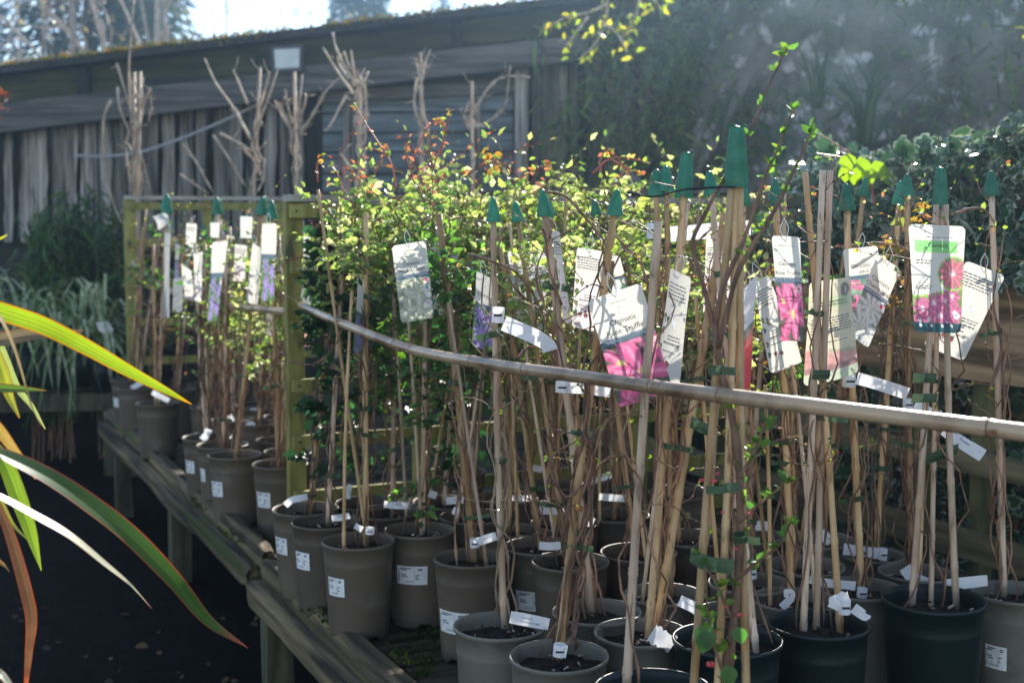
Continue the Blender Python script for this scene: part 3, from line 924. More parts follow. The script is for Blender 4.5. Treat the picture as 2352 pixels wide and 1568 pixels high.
for i, (px, py) in enumerate([(-20, 800), (55, 792), (118, 800), (182, 794), (236, 806)]):
    base = P(px, py, 8.42)
    t = thing('striped_grass', gl[i], 'grass plant', base, 'striped grasses on the back bench')
    m = MB(); m.lathe([(.0, -.26), (.07, -.26), (.09, .0), (.084, .0), (.08, -.02), (0, -.02)], 18, tuple(base)); m.build('pot', M['pot_green'], t, smooth_=True)
    n = 84
    org = np.array(base)
    m = MB()
    for k in range(n):
        w = random.uniform(0, 6.28); L = random.uniform(.35, .85); e = random.uniform(.15, .85); ka = random.uniform(.7, 2.3); kb = ka * random.uniform(.75, 1.35); bend = random.uniform(-.35, .35)
        dx, dy = math.cos(w), math.sin(w)
        pts = [base + Vector((dx * L * e * t_ - dy * bend * L * t_ * t_, dy * L * e * t_ + dx * bend * L * t_ * t_, L * (ka * t_ - kb * t_ * t_))) for t_ in np.linspace(0, 1, 7)]
        m.ribbon(pts, Vector((-dy, dx, 0)), [.012, .018, .022, .021, .018, .012, .001], random.choice([0, 0, 1]), fold=-.15)
    o = m.build('blades', None, t, kind='stuff')
    o.data.materials.append(M['gr1'] if 'gr1' in M else M.setdefault('gr1', noise_mat('striped_blade', (.20, .27, .10), (.58, .62, .42), 30, rough=.35, bump=0, rand=.1, trans=.2)))
    o.data.materials.append(M['gr2'] if 'gr2' in M else M.setdefault('gr2', noise_mat('green_blade', (.08, .15, .05), (.2, .29, .10), 30, rough=.35, bump=0, rand=.1, trans=.2)))
m = MB()
q = P(238, 752, 8.15)
m.add([tuple(q + Vector(v)) for v in ((-.05, 0, .03), (.03, 0, .04), (.06, .01, -.02), (.02, .0, -.045), (-.03, .0, -.02))], [(0, 1, 2, 3, 4)])
tag(m.build('white_label', M['strap'], None), 'white plant label caught among the striped grass leaves', 'plant label')
# willow-leaved bamboo in front of the shed
bam = thing('bamboo_clump', 'drooping narrow leaved green bamboo in front of the shed boards', 'bamboo', (P(190, 700, 9.0).x, 9.0, 0))
m = MB(); bl = []
for k in range(30):
    px = random.uniform(70, 330)
    base = Vector((P(px, 800, 9.0).x + random.uniform(-.1, .1), 9.0 + random.uniform(-.25, .25), 0))
    ty = 420 + 110 * abs((px - 200) / 130) ** 1.3 + random.uniform(0, 90)
    top = P(px + random.uniform(-25, 25), ty, base.y)
    mid = (base + top) / 2 + Vector((random.uniform(-.06, .06), 0, .1))
    pts = [Vector(q) for q in smooth([tuple(base), tuple(mid), tuple(top)], 6)]
    m.tube(pts, [.006 - .0004 * i for i in range(len(pts))], 5)
    for q in pts[3:]:
        for _ in range(11):
            bl.append(tuple(q + Vector([random.gauss(0, .07) for _ in range(3)])))
m.build('stems', M['vine'], bam, kind='stuff')
bl = np.array(bl)
leaves('foliage', 'narrow', bl, RNG.uniform(.09, .19, len(bl)), mixc(len(bl), [(.05, .10, .03), (.07, .13, .04), (.03, .07, .03)], [3, 2, 2]), M['leaf_dull'], bam, droop=1.6)
# climbers and bamboo over the right part of the shed
cl1 = thing('wall_climber', 'green climber hanging over the right hand boards of the shed', 'climber', (S(1600, 0).x, SY - .35, 0))
n = 4200
pxs = RNG.normal(1620, 190, n); pys = RNG.uniform(60, 520, n)
kk = (pxs > 1225) & (pxs < 2050) & (np.array([mnoise.noise(Vector((a * .012, b * .008, 5))) for a, b in zip(pxs, pys)]) > -.12 - (pys > 330) * .1)
pos = np.array([tuple(S(a, b, -.25 - random.uniform(0, .35))) for a, b in zip(pxs[kk], pys[kk])])
leaves('foliage', 'narrow', pos, RNG.uniform(.12, .26, len(pos)), mixc(len(pos), [(.10, .17, .055), (.16, .22, .07), (.06, .09, .05)], [3, 2, 2]), M['leaf_dull'], cl1, droop=1.0)
m = MB()
for k in range(30):
    a = S(random.uniform(1260, 1950), 560, -.3); b = S(random.uniform(1260, 1950), random.uniform(60, 300), -.35)
    m.tube([a, (a + b) / 2 + Vector((random.uniform(-.3, .3), 0, 0)), b], [.012, .009, .005], 5)
m.build('stems', M['vine'], cl1, kind='stuff')
# sunlit branch with yellow-green leaves hanging in from the top
br = thing('overhanging_branch', 'sunlit branch with yellow green leaves hanging in at the top centre', 'branch', tuple(P(1440, 60, 8.6)))
m = MB(); bl = []
for path in ([(1480, -60), (1465, 20), (1450, 60), (1430, 85)], [(1390, -50), (1395, 20), (1385, 70), (1360, 110), (1335, 130)], [(1385, 50), (1420, 80), (1440, 120)],
             [(1395, 10), (1350, 30), (1300, 40), (1265, 60)], [(1350, 40), (1320, 80), (1300, 105)], [(1490, -50), (1505, 0), (1515, 15)]):
    pts = [Vector(q) for q in smooth([tuple(P(x, y, 8.6 + random.uniform(-.2, .2))) for x, y in path], 5)]
    m.tube(pts, [.012 - .008 * i / len(pts) for i in range(len(pts))], 5)
    for q in pts[4:]:
        for _ in range(random.choice([1, 2])):
            bl.append(tuple(q + Vector([random.gauss(0, .035) for _ in range(3)])))
m.build('twigs', M['bark_pale'], br, kind='stuff')
bl = np.array(bl)
leaves('foliage', 'small', bl, RNG.uniform(.04, .085, len(bl)), mixc(len(bl), [(.26, .27, .03), (.2, .26, .04), (.32, .3, .05)], [2, 2, 1]), M['leaf'], br, droop=.7)
sl = thing('hanging_sprig', 'small yellow green leaf sprig at the right picture edge', 'branch', tuple(P(2348, 70, 6.5)))
bl = np.array([tuple(P(2345 + random.uniform(-6, 40), 68 + random.uniform(-14, 20), 6.5)) for _ in range(9)])
leaves('foliage', 'ovate', bl, RNG.uniform(.05, .08, len(bl)), mixc(len(bl), [(.26, .27, .03)], [1]), M['leaf'], sl)
m = MB(); m.tube([P(2420, 20, 6.5), P(2380, 50, 6.5), P(2350, 70, 6.5)], [.008, .006, .003], 5); m.build('twig', M['bark'], sl)
# dry litter on the ground
n = 420
pos = np.stack([RNG.uniform(-2.6, .3, n), RNG.uniform(1.7, 5.5, n), np.full(n, .006)], 1)
o = leaves('leaf_litter', 'ovate', pos, RNG.uniform(.015, .05, n), mixc(n, [(.09, .055, .03), (.13, .08, .05), (.04, .035, .03)], [2, 1, 2]), M['litter'], axis=RNG.normal(size=(n, 3)) * np.array([1, 1, .05]))
o['label'] = 'scattered dry leaves on the dark soil'
# ------------------------------------------------------------------ lettering
_TXT = {}
def text_geo(s):
    if s not in _TXT:
        cu = bpy.data.curves.new('lettering', 'FONT')
        cu.body = s
        cu.size = 1.0
        cu.resolution_u = 2
        ob = bpy.data.objects.new('lettering', cu)
        COL.objects.link(ob)
        bpy.context.view_layer.update()
        me = ob.to_mesh()
        v = np.array([tuple(q.co)[:2] for q in me.vertices])
        f = [tuple(p.vertices) for p in me.polygons]
        ob.to_mesh_clear()
        bpy.data.objects.remove(ob)
        bpy.data.curves.remove(cu)
        v[:, 0] -= (v[:, 0].min() + v[:, 0].max()) / 2
        _TXT[s] = (v, f)
    return _TXT[s]

# ------------------------------------------------------------------ pots
POT_H = .265
def pot_mesh(hgt=POT_H, rim=.008):
    n = 40
    prof = [(.0, .012), (.074, .012), (.0775, .0), (.079, .006), (.081, .03), (.0918, hgt - .062), (.0932, hgt - .058), (.0932, hgt - .052), (.0928, hgt - .048), (.0945, hgt - .012), (.0985, hgt - .010), (.1000, hgt - .004), (.0985, hgt), (.0955, hgt - .001), (.0935, hgt - .012), (.089, hgt - .05), (.088, hgt - .06)]
    m = MB()
    def warp(i, j, w, r, z):
        if i in (2, 3):
            if j % 10 in (4, 5, 6):
                return r, z + .016
        return r, z
    m.lathe(prof, n, warp=warp)
    return m.mesh('pot', True)
POTM = {}
def pot_for(kind):
    if kind not in POTM:
        me = pot_mesh()
        me.materials.append(M['pot_' + kind])
        POTM[kind] = me
    return POTM[kind]
SOILS = []
for k in range(5):
    vs, fs = [(0, 0, .004)], []
    nr, na = 6, 22
    for i in range(1, nr + 1):
        r = .093 * i / nr
        for j in range(na):
            a = 2 * math.pi * j / na
            z = .010 * mnoise.noise(Vector((r * 30 * math.cos(a), r * 30 * math.sin(a), k * 5.0))) + random.uniform(-.0035, .0035)
            vs.append((r * math.cos(a), r * math.sin(a), z))
    for j in range(na):
        fs.append((0, 1 + j, 1 + (j + 1) % na))
    for i in range(nr - 1):
        for j in range(na):
            a, b = 1 + i * na + j, 1 + i * na + (j + 1) % na
            fs.append((a, a + na, b + na, b))
    # twigs and crumbs of bark
    base = len(vs)
    m = MB(); m.v, m.f, m.m = vs, fs, [0] * len(fs)
    for q in range(26):
        a = random.uniform(0, 6.28); r = .085 * math.sqrt(random.random()); L = random.uniform(.004, .016); w = random.uniform(0, 3.14)
        c = Vector((r * math.cos(a), r * math.sin(a), .008))
        m.box(c, (L, random.uniform(.002, .004), .003), Matrix.Rotation(w, 3, 'Z') @ Matrix.Rotation(random.uniform(-.4, .4), 3, 'Y'), mi=1 if q % 4 == 0 else 0)
    me = m.mesh('soil')
    me.materials.append(M['soil']); me.materials.append(M['bark_pale'])
    SOILS.append(me)

def pot_r(z, sc):
    return (.081 + (.0945 - .081) * (z - .03) / (POT_H - .042)) * sc
def sticker(t, sc, ang, z0, wid, hgt, price):
    """price label curved round the pot"""
    m = MB(); k = 8
    def f(u, v, lift):
        z = z0 + hgt * v
        r = pot_r(z, sc) * 1.012 + lift + .0006
        a = ang + (u - .5) * wid / pot_r(z0, sc)
        return (r * math.cos(a), r * math.sin(a), z)
    for i in range(k):
        pass
    vs = [f(i / k, v, .0008) for v in (0, 1) for i in range(k + 1)]
    m.add(vs, [(i, i + 1, k + 2 + i, k + 1 + i) for i in range(k)])
    o = WORLD(t)
    m.v = [tuple(Vector(v) + o) for v in m.v]
    st = m.build('price_sticker', M['sticker'], t)
    m = MB()
    def bar(u0, u1, v0, v1):
        n_ = max(1, int((u1 - u0) * 8))
        vs = [f(u0 + (u1 - u0) * i / n_, v, .0014) for v in (v0, v1) for i in range(n_ + 1)]
        m.add(vs, [(i, i + 1, n_ + 2 + i, n_ + 1 + i) for i in range(n_)])
    for u0, u1, v in ((.14, .50, .86), (.14, .36, .78), (.16, .34, .52), (.16, .40, .42), (.70, .85, .84), (.70, .84, .77), (.62, .78, .5), (.62, .7, .4), (.62, .74, .3)):
        bar(u0, u1, v, v + .045)
    bar(.585, .592, .1, .92)
    for q in range(9):
        bar(.05, .10, .12 + .08 * q, .12 + .08 * q + random.choice([.02, .035, .05]))
    v, fcs = text_geo(price)
    m.add([f(.44 + x * .13 * hgt / wid * 1.2, .12 + y * .15, .0014) for x, y in v], [tuple(q) for q in fcs])
    m.v = [tuple(Vector(v) + o) for v in m.v]
    m.build('sticker_print', M['ink'], t)

# ------------------------------------------------------------------ canes, caps, vines, ties
def cane_mesh(mb, a, b, r0, r1, nodes=True):
    L = (b - a).length
    ts = [0.0]
    rr = [r0]
    pts = [a]
    k = max(3, int(L / .19))
    off = random.uniform(.1, .9)
    bend = Vector((random.uniform(-1, 1), random.uniform(-1, 1), 0)) * .006
    def at(t):
        return a + (b - a) * t + bend * math.sin(math.pi * t * random.choice([1, 1])) 
    P_, R_ = [], []
    for i in range(k + 1):
        t0 = (i + off) / (k + 1)
        r = r0 + (r1 - r0) * t0
        for dt, f in ((-.007, 1.0), (-.003, 1.2), (.0, 1.05), (.004, 1.16), (.009, .97)):
            P_.append(t0 + dt / max(L, .3) * 1.2); R_.append(r * f)
    P_ = [0.0] + [p for p in P_] + [1.0]
    R_ = [r0] + R_ + [r1]
    z = sorted([(p, r) for p, r in zip(P_, R_) if 0 <= p <= 1])
    mb.tube([at(p) for p, r in z], [r for p, r in z], 10)
def cap_big(p, sc=1.0, yaw=0.0, lean=None):
    m = MB(); n = 40
    prof = [(.0215, 0), (.0222, .004), (.0205, .03), (.0155, .085), (.0125, .104), (.0105, .105), (.004, .104)]
    def warp(i, j, w, r, z):
        return r * (1 - .17 * (math.cos(2.5 * w) ** 4) * min(1, .25 + z / .09)) * sc, z * sc
    m.lathe(prof, n, warp=warp)
    for k in range(5):      # little prongs round the top
        w = 2 * math.pi * k / 5 + yaw
        c = Vector((math.cos(w) * .0135, math.sin(w) * .0135, .106)) * sc
        m.box(c, (.009 * sc, .004 * sc, .003 * sc), Matrix.Rotation(w, 3, 'Z') @ Matrix.Rotation(-.25, 3, 'Y'))
    return m
def cap_small(sc=1.0, flat=.62, yaw=0.0):
    m = MB(); n = 20
    prof = [(.0165, 0), (.0172, .003), (.0150, .018), (.0105, .040), (.0072, .049), (.003, .052), (.0, .0522)]
    def warp(i, j, w, r, z):
        return r * sc, z * sc
    m.lathe(prof, n, warp=warp)
    c, s = math.cos(yaw), math.sin(yaw)
    m.v = [((x * c - y * flat_(z, flat, sc) * s), (x * s + y * flat_(z, flat, sc) * c), z) for x, y, z in m.v]
    return m
def flat_(z, flat, sc):
    return 1 - (1 - flat) * min(1, z / (.05 * sc))

def vine_on(mb, a, b, strands, spread=.014, r=.0028, t1=.97):
    for s_ in range(strands):
        ph = random.uniform(0, 6.28); turns = random.uniform(.6, 2.6) * random.choice([-1, 1])
        te = random.uniform(.6, t1)
        off = random.uniform(.7, 1.6) * spread
        k = 26
        pts, rad = [], []
        sx, sy = random.uniform(-.022, .022), random.uniform(-.022, .022)
        for i in range(k + 1):
            t = te * i / k
            q = a + (b - a) * t
            w = ph + turns * 6.28 * t + .8 * math.sin(7 * t + s_) + 1.6 * mnoise.noise(Vector((t * 9, ph, s_ * 1.7)))
            f = off * (1 + 1.2 * mnoise.noise(Vector((t * 8, s_ * 3.1, ph))))
            fl = max(0, 1 - t * 7)
            pts.append(q + Vector((math.cos(w) * f + sx * fl, math.sin(w) * f + sy * fl, 0)))
            rr = r * (1 - .45 * t) * (1.0 + (.35 if i % 5 == 2 else 0)) * random.uniform(.85, 1.15)
            rad.append(rr)
        mb.tube(pts, rad, 5)
def shoots_on(mb, a, b, n, L=.14, r=.0016, buds=None, t0=.25, t1=1.0):
    for _ in range(n):
        t = random.uniform(t0, t1)
        q = a + (b - a) * t
        w = random.uniform(0, 6.28)
        d = Vector((math.cos(w), math.sin(w) * .6, random.uniform(.1, 1.1))).normalized()
        l = L * random.uniform(.4, 1.3)
        pts = [q]
        for i in range(6):
            d = (d + Vector((random.gauss(0, .22), random.gauss(0, .22), random.gauss(-.08, .2)))).normalized()
            pts.append(pts[-1] + d * l / 6)
            if i in (2, 4):
                c = pts[-1]
                mb.tube([c - d * .003, c, c + d * .003], [r * .8, r * 1.9, r * .8], 5, cap=False)
        mb.tube(pts, [r * (1 - .1 * i) for i in range(7)], 5)
        if buds is not None:
            buds.append((tuple(pts[-1]), tuple(d)))
            if random.random() < .6:
                buds.append((tuple(pts[4]), tuple(d + Vector((random.uniform(-1, 1), random.uniform(-1, 1), 0)))))
def tie_at(t, c, r=.016, h=.016, tail=True):
    m = MB()
    n = 14
    w0 = random.uniform(0, 6.28)
    tl = Matrix.Rotation(random.uniform(-.25, .25), 3, 'X') @ Matrix.Rotation(random.uniform(-.25, .25), 3, 'Y')
    ring = []
    for j in range(n + 1):
        w = 2 * math.pi * j / n
        rr = r * (1 + .25 * math.cos(w - w0))
        ring.append((math.cos(w) * rr, math.sin(w) * rr * .8))
    vs = [c + tl @ Vector((x, y, z)) for z in (-h / 2, h / 2) for x, y in ring]
    m.add(vs, [(j, j + 1, n + 2 + j, n + 1 + j) for j in range(n)])
    if tail:
        d = random.choice([-1, 1])
        L = random.uniform(.015, .04)
        e = [(d * r * .9, -r * .5), (d * (r + L * .5), -r * .9 - .004), (d * (r + L), -r * .6 + random.uniform(-.01, .01))]
        vs = [c + tl @ Vector((x, y, z + dz)) for x, y in e for z, dz in ((-h / 2, 0), (h / 2, 0))]
        m.add(vs, [(0, 2, 3, 1), (2, 4, 5, 3)])
    return m.build('tie', M['tie'], t)

PAL = {
    'lime': ([(.20, .26, .07), (.29, .33, .12), (.10, .16, .045), (.36, .37, .18)], [3, 3, 2, 1]),
    'mid': ([(.06, .13, .03), (.10, .19, .04), (.04, .09, .03)], [3, 3, 2]),
    'ivy': ([(.014, .04, .016), (.022, .06, .022), (.04, .09, .03)], [3, 3, 1]),
    'red': ([(.24, .09, .06), (.28, .13, .07), (.18, .18, .06), (.13, .06, .05)], [3, 2, 2, 1]),
    'bronze': ([(.16, .10, .04), (.22, .13, .04), (.10, .13, .035)], [2, 2, 2]),
}
PLANTS = {}
def plant(key, label, px, py, pot='taupe', dia=.2, canes=(), strands=3, ties=3, foliage=(), stick=None, kindname='potted_clematis', cat='potted plant',
          group='potted climbers on the bench', shoots=5, vmat='vine', rr=.0028, sh_len=.14):
    sc = dia / .2
    c = PZ(px, py, BENCH_Z + POT_H * sc)
    base = Vector((c.x, c.y, BENCH_Z))
    t = thing(kindname, label, cat, base, group)
    PLANTS[key] = (t, base, sc)
    o = link('pot', pot_for(pot), None); o.parent = t
    kx, kt = (.004, .0) if stick else (.015, .012)
    o.scale = (sc * random.uniform(1 - kx, 1 + kx), sc * random.uniform(1 - kx, 1 + kx), sc); o.rotation_euler = (random.uniform(-kt, kt), random.uniform(-kt, kt), random.uniform(0, 6.28))
    zs = .232 * sc
    o = link('soil', random.choice(SOILS), None); o.parent = t
    o.location = (0, 0, zs); o.scale = (sc * .965, sc * .965, sc); o.rotation_euler = (0, 0, random.uniform(0, 6.28))
    if stick:
        da, z0, wd_, hg_, pr = stick
        a = math.atan2(-base.y, -base.x) + da
        sticker(t, sc, a, z0, wd_, hg_, pr)
    lines = []
    for ci, cn in enumerate(canes):
        tx, ty, bx, by = cn[:4]
        cap = cn[4] if len(cn) > 4 else None
        dY = cn[5] if len(cn) > 5 else 0.0
        rad = cn[6] if len(cn) > 6 else .0075
        mt = cn[7] if len(cn) > 7 else ('cane_grey' if random.random() < .4 else 'cane')
        b0 = PZ(bx, by, BENCH_Z + zs)
        rv = Vector((b0.x - base.x, b0.y - base.y, 0))
        if rv.length > .075 * sc:
            rv = rv.normalized() * .075 * sc
            b0 = Vector((base.x + rv.x, base.y + rv.y, b0.z))
        top = P(tx, ty, b0.y + dY)
        dn = (top - b0).normalized()
        m = MB()
        cane_mesh(m, b0 - dn * .05, top, rad * 1.05, rad * .85)
        cobj = m.build('cane', M[mt], t, smooth_=True)
        lines.append((b0, top, rad))
        if cap:
            sz = cap[1] if isinstance(cap, tuple) else 1.0
            ck = cap[0] if isinstance(cap, tuple) else cap
            cm = cap_big(None, sz, random.uniform(0, 6)) if ck == 'b' else cap_small(sz, random.uniform(.5, .75), random.uniform(-.7, .7))
            rq = dn.to_track_quat('Z', 'Y').to_matrix()
            pos = top - dn * .022
            cm.v = [tuple(pos + rq @ Vector(v)) for v in cm.v]
            cm.build('cane_cap', M['cap'], t, smooth_=True)
    if lines and strands:
        m = MB()
        buds = []
        for (a, b, rad) in lines:
            ns_ = strands + (1 if strands > 2 else 0)
            vine_on(m, a, b, ns_, spread=rad * 2.1, r=rr * .85)
            if shoots:
                shoots_on(m, a, b, int(shoots * 2.2), L=sh_len, r=rr * .5, buds=buds, t0=.3)
        m.build('vine', M[vmat], t)
        if buds:
            bpos = np.array([q[0] for q in buds]); bax = np.array([q[1] for q in buds])
            rep = 2
            bpos = np.repeat(bpos, rep, 0); bax = np.repeat(bax, rep, 0) + RNG.normal(size=(len(bpos), 3)) * .6
            leaves('bud_leaves', 'ovate', bpos, RNG.uniform(.006, .015, len(bpos)), mixc(len(bpos), [(.14, .2, .04), (.2, .24, .05), (.26, .12, .06), (.25, .2, .12)], [3, 2, 1, 1]), M['leaf'], t, axis=bax)
        for k in range(max(1, round(ties * .6)) if ties else 0):
            a, b, rad = random.choice(lines)
            q = a + (b - a) * random.uniform(.12, .82)
            tie_at(t, q, r=rad * 1.9, h=random.uniform(.009, .015))
    for (kind, pal, n_, z0, z1, rad, s0, s1, zpow) in foliage:
        a, b = (lines[0][0], lines[0][1]) if lines else (base, base + Vector((0, 0, 1)))
        m = MB()
        lpos, lax, lsz, lnm = [], [], [], []
        per = 11 if kind != 'ivy' else 7
        ns_ = max(3, n_ // per)
        for k in range(ns_):
            zz = z0 + (z1 - z0) * random.random() ** zpow
            f = min(1.05, max(0.0, (zz - .10 - a.z) / max(.2, b.z - a.z)))
            q = a + (b - a) * f
            q = Vector((q.x, q.y, max(zz - random.uniform(.04, .14), BENCH_Z + .3)))
            w = random.uniform(0, 6.28)
            d = Vector((math.cos(w), math.sin(w), random.uniform(.2, 1.3))).normalized()
            L = rad * random.uniform(.7, 1.7) + .03
            droop = random.uniform(-.12, .32)
            if random.random() < .05 and kind != 'ivy':
                L *= 1.35; d = (d + Vector((0, 0, .8))).normalized()
            pts = [q.copy()]
            for i in range(6):
                d = (d + Vector((random.gauss(0, .2), random.gauss(0, .2), random.gauss(-droop * .6, .14)))).normalized()
                pts.append(pts[-1] + d * L / 6)
            m.tube(pts, [.0022 - .0002 * i for i in range(7)], 4, cap=False)
            for j in range(per):
                tt_ = (j + .6) / per * 6
                i = min(5, int(tt_))
                p_ = pts[i].lerp(pts[i + 1], tt_ - i)
                dd = pts[i + 1] - pts[i]
                sd = dd.cross(Vector((random.gauss(0, .4), random.gauss(0, .4), 1))).normalized() * (1 if j % 2 else -1)
                ax_ = sd + dd.normalized() * .6 + Vector((0, 0, random.uniform(-.7, .25)))
                if j == per - 1:
                    ax_ = dd.normalized()
                ps = p_ + ax_.normalized() * random.uniform(.002, .014)
                lpos.append(tuple(ps)); lax.append(tuple(ax_))
                lnm.append((random.gauss(0, .7), random.gauss(-.55, .6), random.uniform(.1, .9)))
                lsz.append(random.uniform(s0, s1) * (1.15 - .5 * j / per) * random.choice([.7, 1, 1, 1.15]))
        nn_ = len(lpos)
        cols = mixc(nn_, PAL[pal][0], PAL[pal][1])
        leaves('foliage', kind, np.array(lpos), np.array(lsz), cols, M['leaf'], t, axis=np.array(lax), normal=np.array(lnm))
        m.build('leafy_shoots', M['vine_red'] if pal == 'red' else M['vine'], t, kind='stuff')
    return t

def fol(kind, pal, n, z0, z1, r, s0, s1, zp=.8):
    k = 1.0 if kind == 'ivy' else (.45 if pal == 'red' else 1.35)
    return (kind, pal, int(n * (1.15 if k == 1.0 else k)), z0, z1 - (.05 if kind == 'tooth' else .03), r, s0, s1 * (1.08 if k > 1 else 1), zp)
ST = lambda da=-.55, z=.13, p='£26.00', w=.085, h=.052: (da, z, w, h, p)
SW = lambda da=-.9, z=.13, p='£26.00', w=.055, h=.05: (da, z, w, h, p)

# ---- front and middle of the bench (pixel rims measured on the photograph, placed on the bench)
plant('AA', 'grey pot of clematis at the front with a white tag reading Champagne Truffle', 1148, 1433, 'grey', .2, [(1133, 486, 1176, 1407, 's')], 4, 4, stick=ST(-.75, .03, '£26.00', .09), vmat='vine_tan')
plant('AB', 'grey pot nearest the camera at the bottom, cane leaning right, looped label at its foot', 1287, 1501, 'grey', .2, [(1414, 470, 1283, 1488, 's', .0, .009, 'cane')], 6, 5, rr=.0036, shoots=8)
plant('AC', 'grey pot directly behind the nearest grey pot, thick cane with brown vines', 1371, 1401, 'grey', .2, [(1250, 474, 1346, 1388, ('s', 1.15), .0, .010, 'cane_grey')], 6, 5, rr=.0034, shoots=9, stick=ST(-1.0, .14))
plant('AD', 'grey pot with two leaning canes and a crumpled white square label', 1472, 1448, 'grey', .2, [(1572, 430, 1488, 1472, ('b', .92), .12, .0085, 'cane'), (1664, 490, 1528, 1445, None, .05, .0095, 'cane')], 2, 4)
plant('BN', 'dark green pot cut by the bottom edge holding the tall pale cane', 1500, 1578, 'green', .215, [(1512, 508, 1438, 1602, None, .02, .0085, 'cane_grey')], 1, 0, shoots=2)
plant('BJ', 'dark green pot right of the flowering quince', 1671, 1463, 'green', .22, [(1632, 425, 1737, 1500, 's', .2)], 3, 3)
plant('AE', 'grey pot half hidden behind the pot with the square label', 1524, 1361, 'grey', .19, [(1530, 420, 1560, 1345, ('s', 1.2), .1), (1508, 430, 1500, 1350, ('s', 1.25), .1)], 3, 4, foliage=[fol('tooth', 'lime', 70, 1.4, 1.62, .08, .016, .03)])
plant('BI', 'grey pot peeping out behind the dark green quince pots', 1690, 1405, 'grey', .185, [(1708, 450, 1690, 1400, 's')], 4, 4, foliage=[fol('tooth', 'lime', 110, 1.25, 1.62, .09, .016, .032)])
plant('BF', 'dark green pot with three uncapped canes and a torn white label', 1881, 1430, 'green', .215, [(1890, 391, 1845, 1450, None, .0, .0075, 'cane_grey'), (1907, 391, 1868, 1405, None, .0, .0075, 'cane_grey'), (1849, 395, 1952, 1440, None, .05, .0075, 'cane')], 1, 3, shoots=3)
plant('BG', 'large dark green pot at the right with a green capped pair of canes', 2147, 1371, 'green', .226, [(2151, 470, 2094, 1388, None, .0, .0078, 'cane_grey'), (2172, 470, 2208, 1390, None, -.01, .0078, 'cane_grey'), (2160, 455, 2135, 1372, ('b', .84), .0, .006, 'cane_grey')], 1, 3, shoots=3)
plant('BH', 'grey pot at the right edge with a small paper sticker on its side', 2333, 1357, 'grey', .2, [(2277, 428, 2273, 1342, ('s', 1.1), .0, .008, 'cane_grey')], 4, 4, stick=(-.45, .10, .05, .055, '£24.00'))
plant('BE', 'grey pot behind the torn label pot with a curled white strip inside', 1823, 1374, 'grey', .2, [(1781, 450, 1812, 1365, ('s', 1.2), .0, .0085, 'cane')], 5, 4)
plant('BD', 'grey pot with an orange brown cane left of the big dark green pot', 1976, 1348, 'grey', .2, [(1945, 462, 1980, 1365, ('s', 1.2), .0, .009, 'cane')], 5, 4)
plant('BC', 'grey pot behind the big dark green pot with a folded white label', 2103, 1312, 'grey', .19, [(2084, 432, 2087, 1300, ('s', 1.1), .0, .008, 'cane')], 5, 4, foliage=[fol('tooth', 'bronze', 60, 1.45, 1.72, .07, .02, .035, 1)])
plant('BB', 'grey pot against the fence with a wide white label strip', 2000, 1270, 'grey', .18, [(2066, 450, 2026, 1265, ('s', 1.2), .0, .008, 'cane')], 5, 4, foliage=[fol('tooth', 'bronze', 50, 1.4, 1.7, .07, .02, .035, 1)])
plant('BA', 'grey pot in the middle right with an empty looking rim between two canes', 1850, 1296, 'grey', .2, [(1800, 445, 1790, 1290, None, .0, .0075)], 4, 4, foliage=[fol('tooth', 'mid', 70, 1.2, 1.6, .08, .016, .03)])
plant('BK', 'grey pot with a white band round its cane left of the uncapped canes', 1721, 1336, 'grey', .2, [(1703, 470, 1728, 1320, None, .0, .0075)], 4, 4)
plant('BL', 'grey pot near the fence with a white slanted label', 1882, 1236, 'grey', .2, [(1985, 432, 1890, 1235, ('s', 1.0), .0)], 3, 3, foliage=[fol('tooth', 'red', 70, 1.4, 1.68, .07, .02, .035, 1)])
plant('BM', 'grey pot in the middle back holding a label with black marks', 1716, 1226, 'grey', .2, [(1765, 600, 1708, 1222, None, .0)], 4, 3, foliage=[fol('tooth', 'bronze', 80, 1.3, 1.62, .08, .018, .03, 1)])
plant('Z', 'grey brown pot behind the nearest grey pots with bare compost', 1310, 1286, 'taupe', .2, [(1187, 490, 1302, 1290, 's')], 4, 4, foliage=[fol('tooth', 'lime', 130, 1.35, 1.66, .10, .02, .038)])
plant('Y', 'grey brown pot left of the bare compost pot', 1242, 1251, 'taupe', .2, [(1148, 560, 1240, 1235, None)], 4, 4, stick=ST(-.3, .11, '£26.00'))
plant('X', 'grey brown pot with a blank white label strip', 1299, 1197, 'taupe', .2, [(1264, 485, 1247, 1190, 's')], 4, 4, foliage=[fol('tooth', 'lime', 220, 1.3, 1.7, .13, .02, .04)])
plant('AF', 'grey brown pot right of the bare compost pot', 1468, 1265, 'taupe', .2, [(1368, 485, 1450, 1250, 's')], 4, 4, foliage=[fol('tooth', 'lime', 160, 1.32, 1.68, .11, .02, .038)])
plant('AG', 'grey brown pot with a long blank white label at its rim', 1416, 1181, 'taupe', .2, [(1440, 560, 1400, 1175, None)], 3, 4, foliage=[fol('tooth', 'lime', 160, 1.35, 1.7, .12, .022, .04)])
plant('AH', 'grey brown pot at the back of the bench with a tilted white label', 1411, 1116, 'taupe', .2, [(1375, 470, 1405, 1112, None)], 3, 2, foliage=[fol('tooth', 'lime', 620, 1.2, 1.82, .17, .022, .046)])
plant('AI', 'grey brown pot behind the flowering quince', 1590, 1232, 'taupe', .2, [(1507, 425, 1550, 1240, None)], 4, 4, foliage=[fol('tooth', 'lime', 150, 1.3, 1.66, .10, .02, .036)])
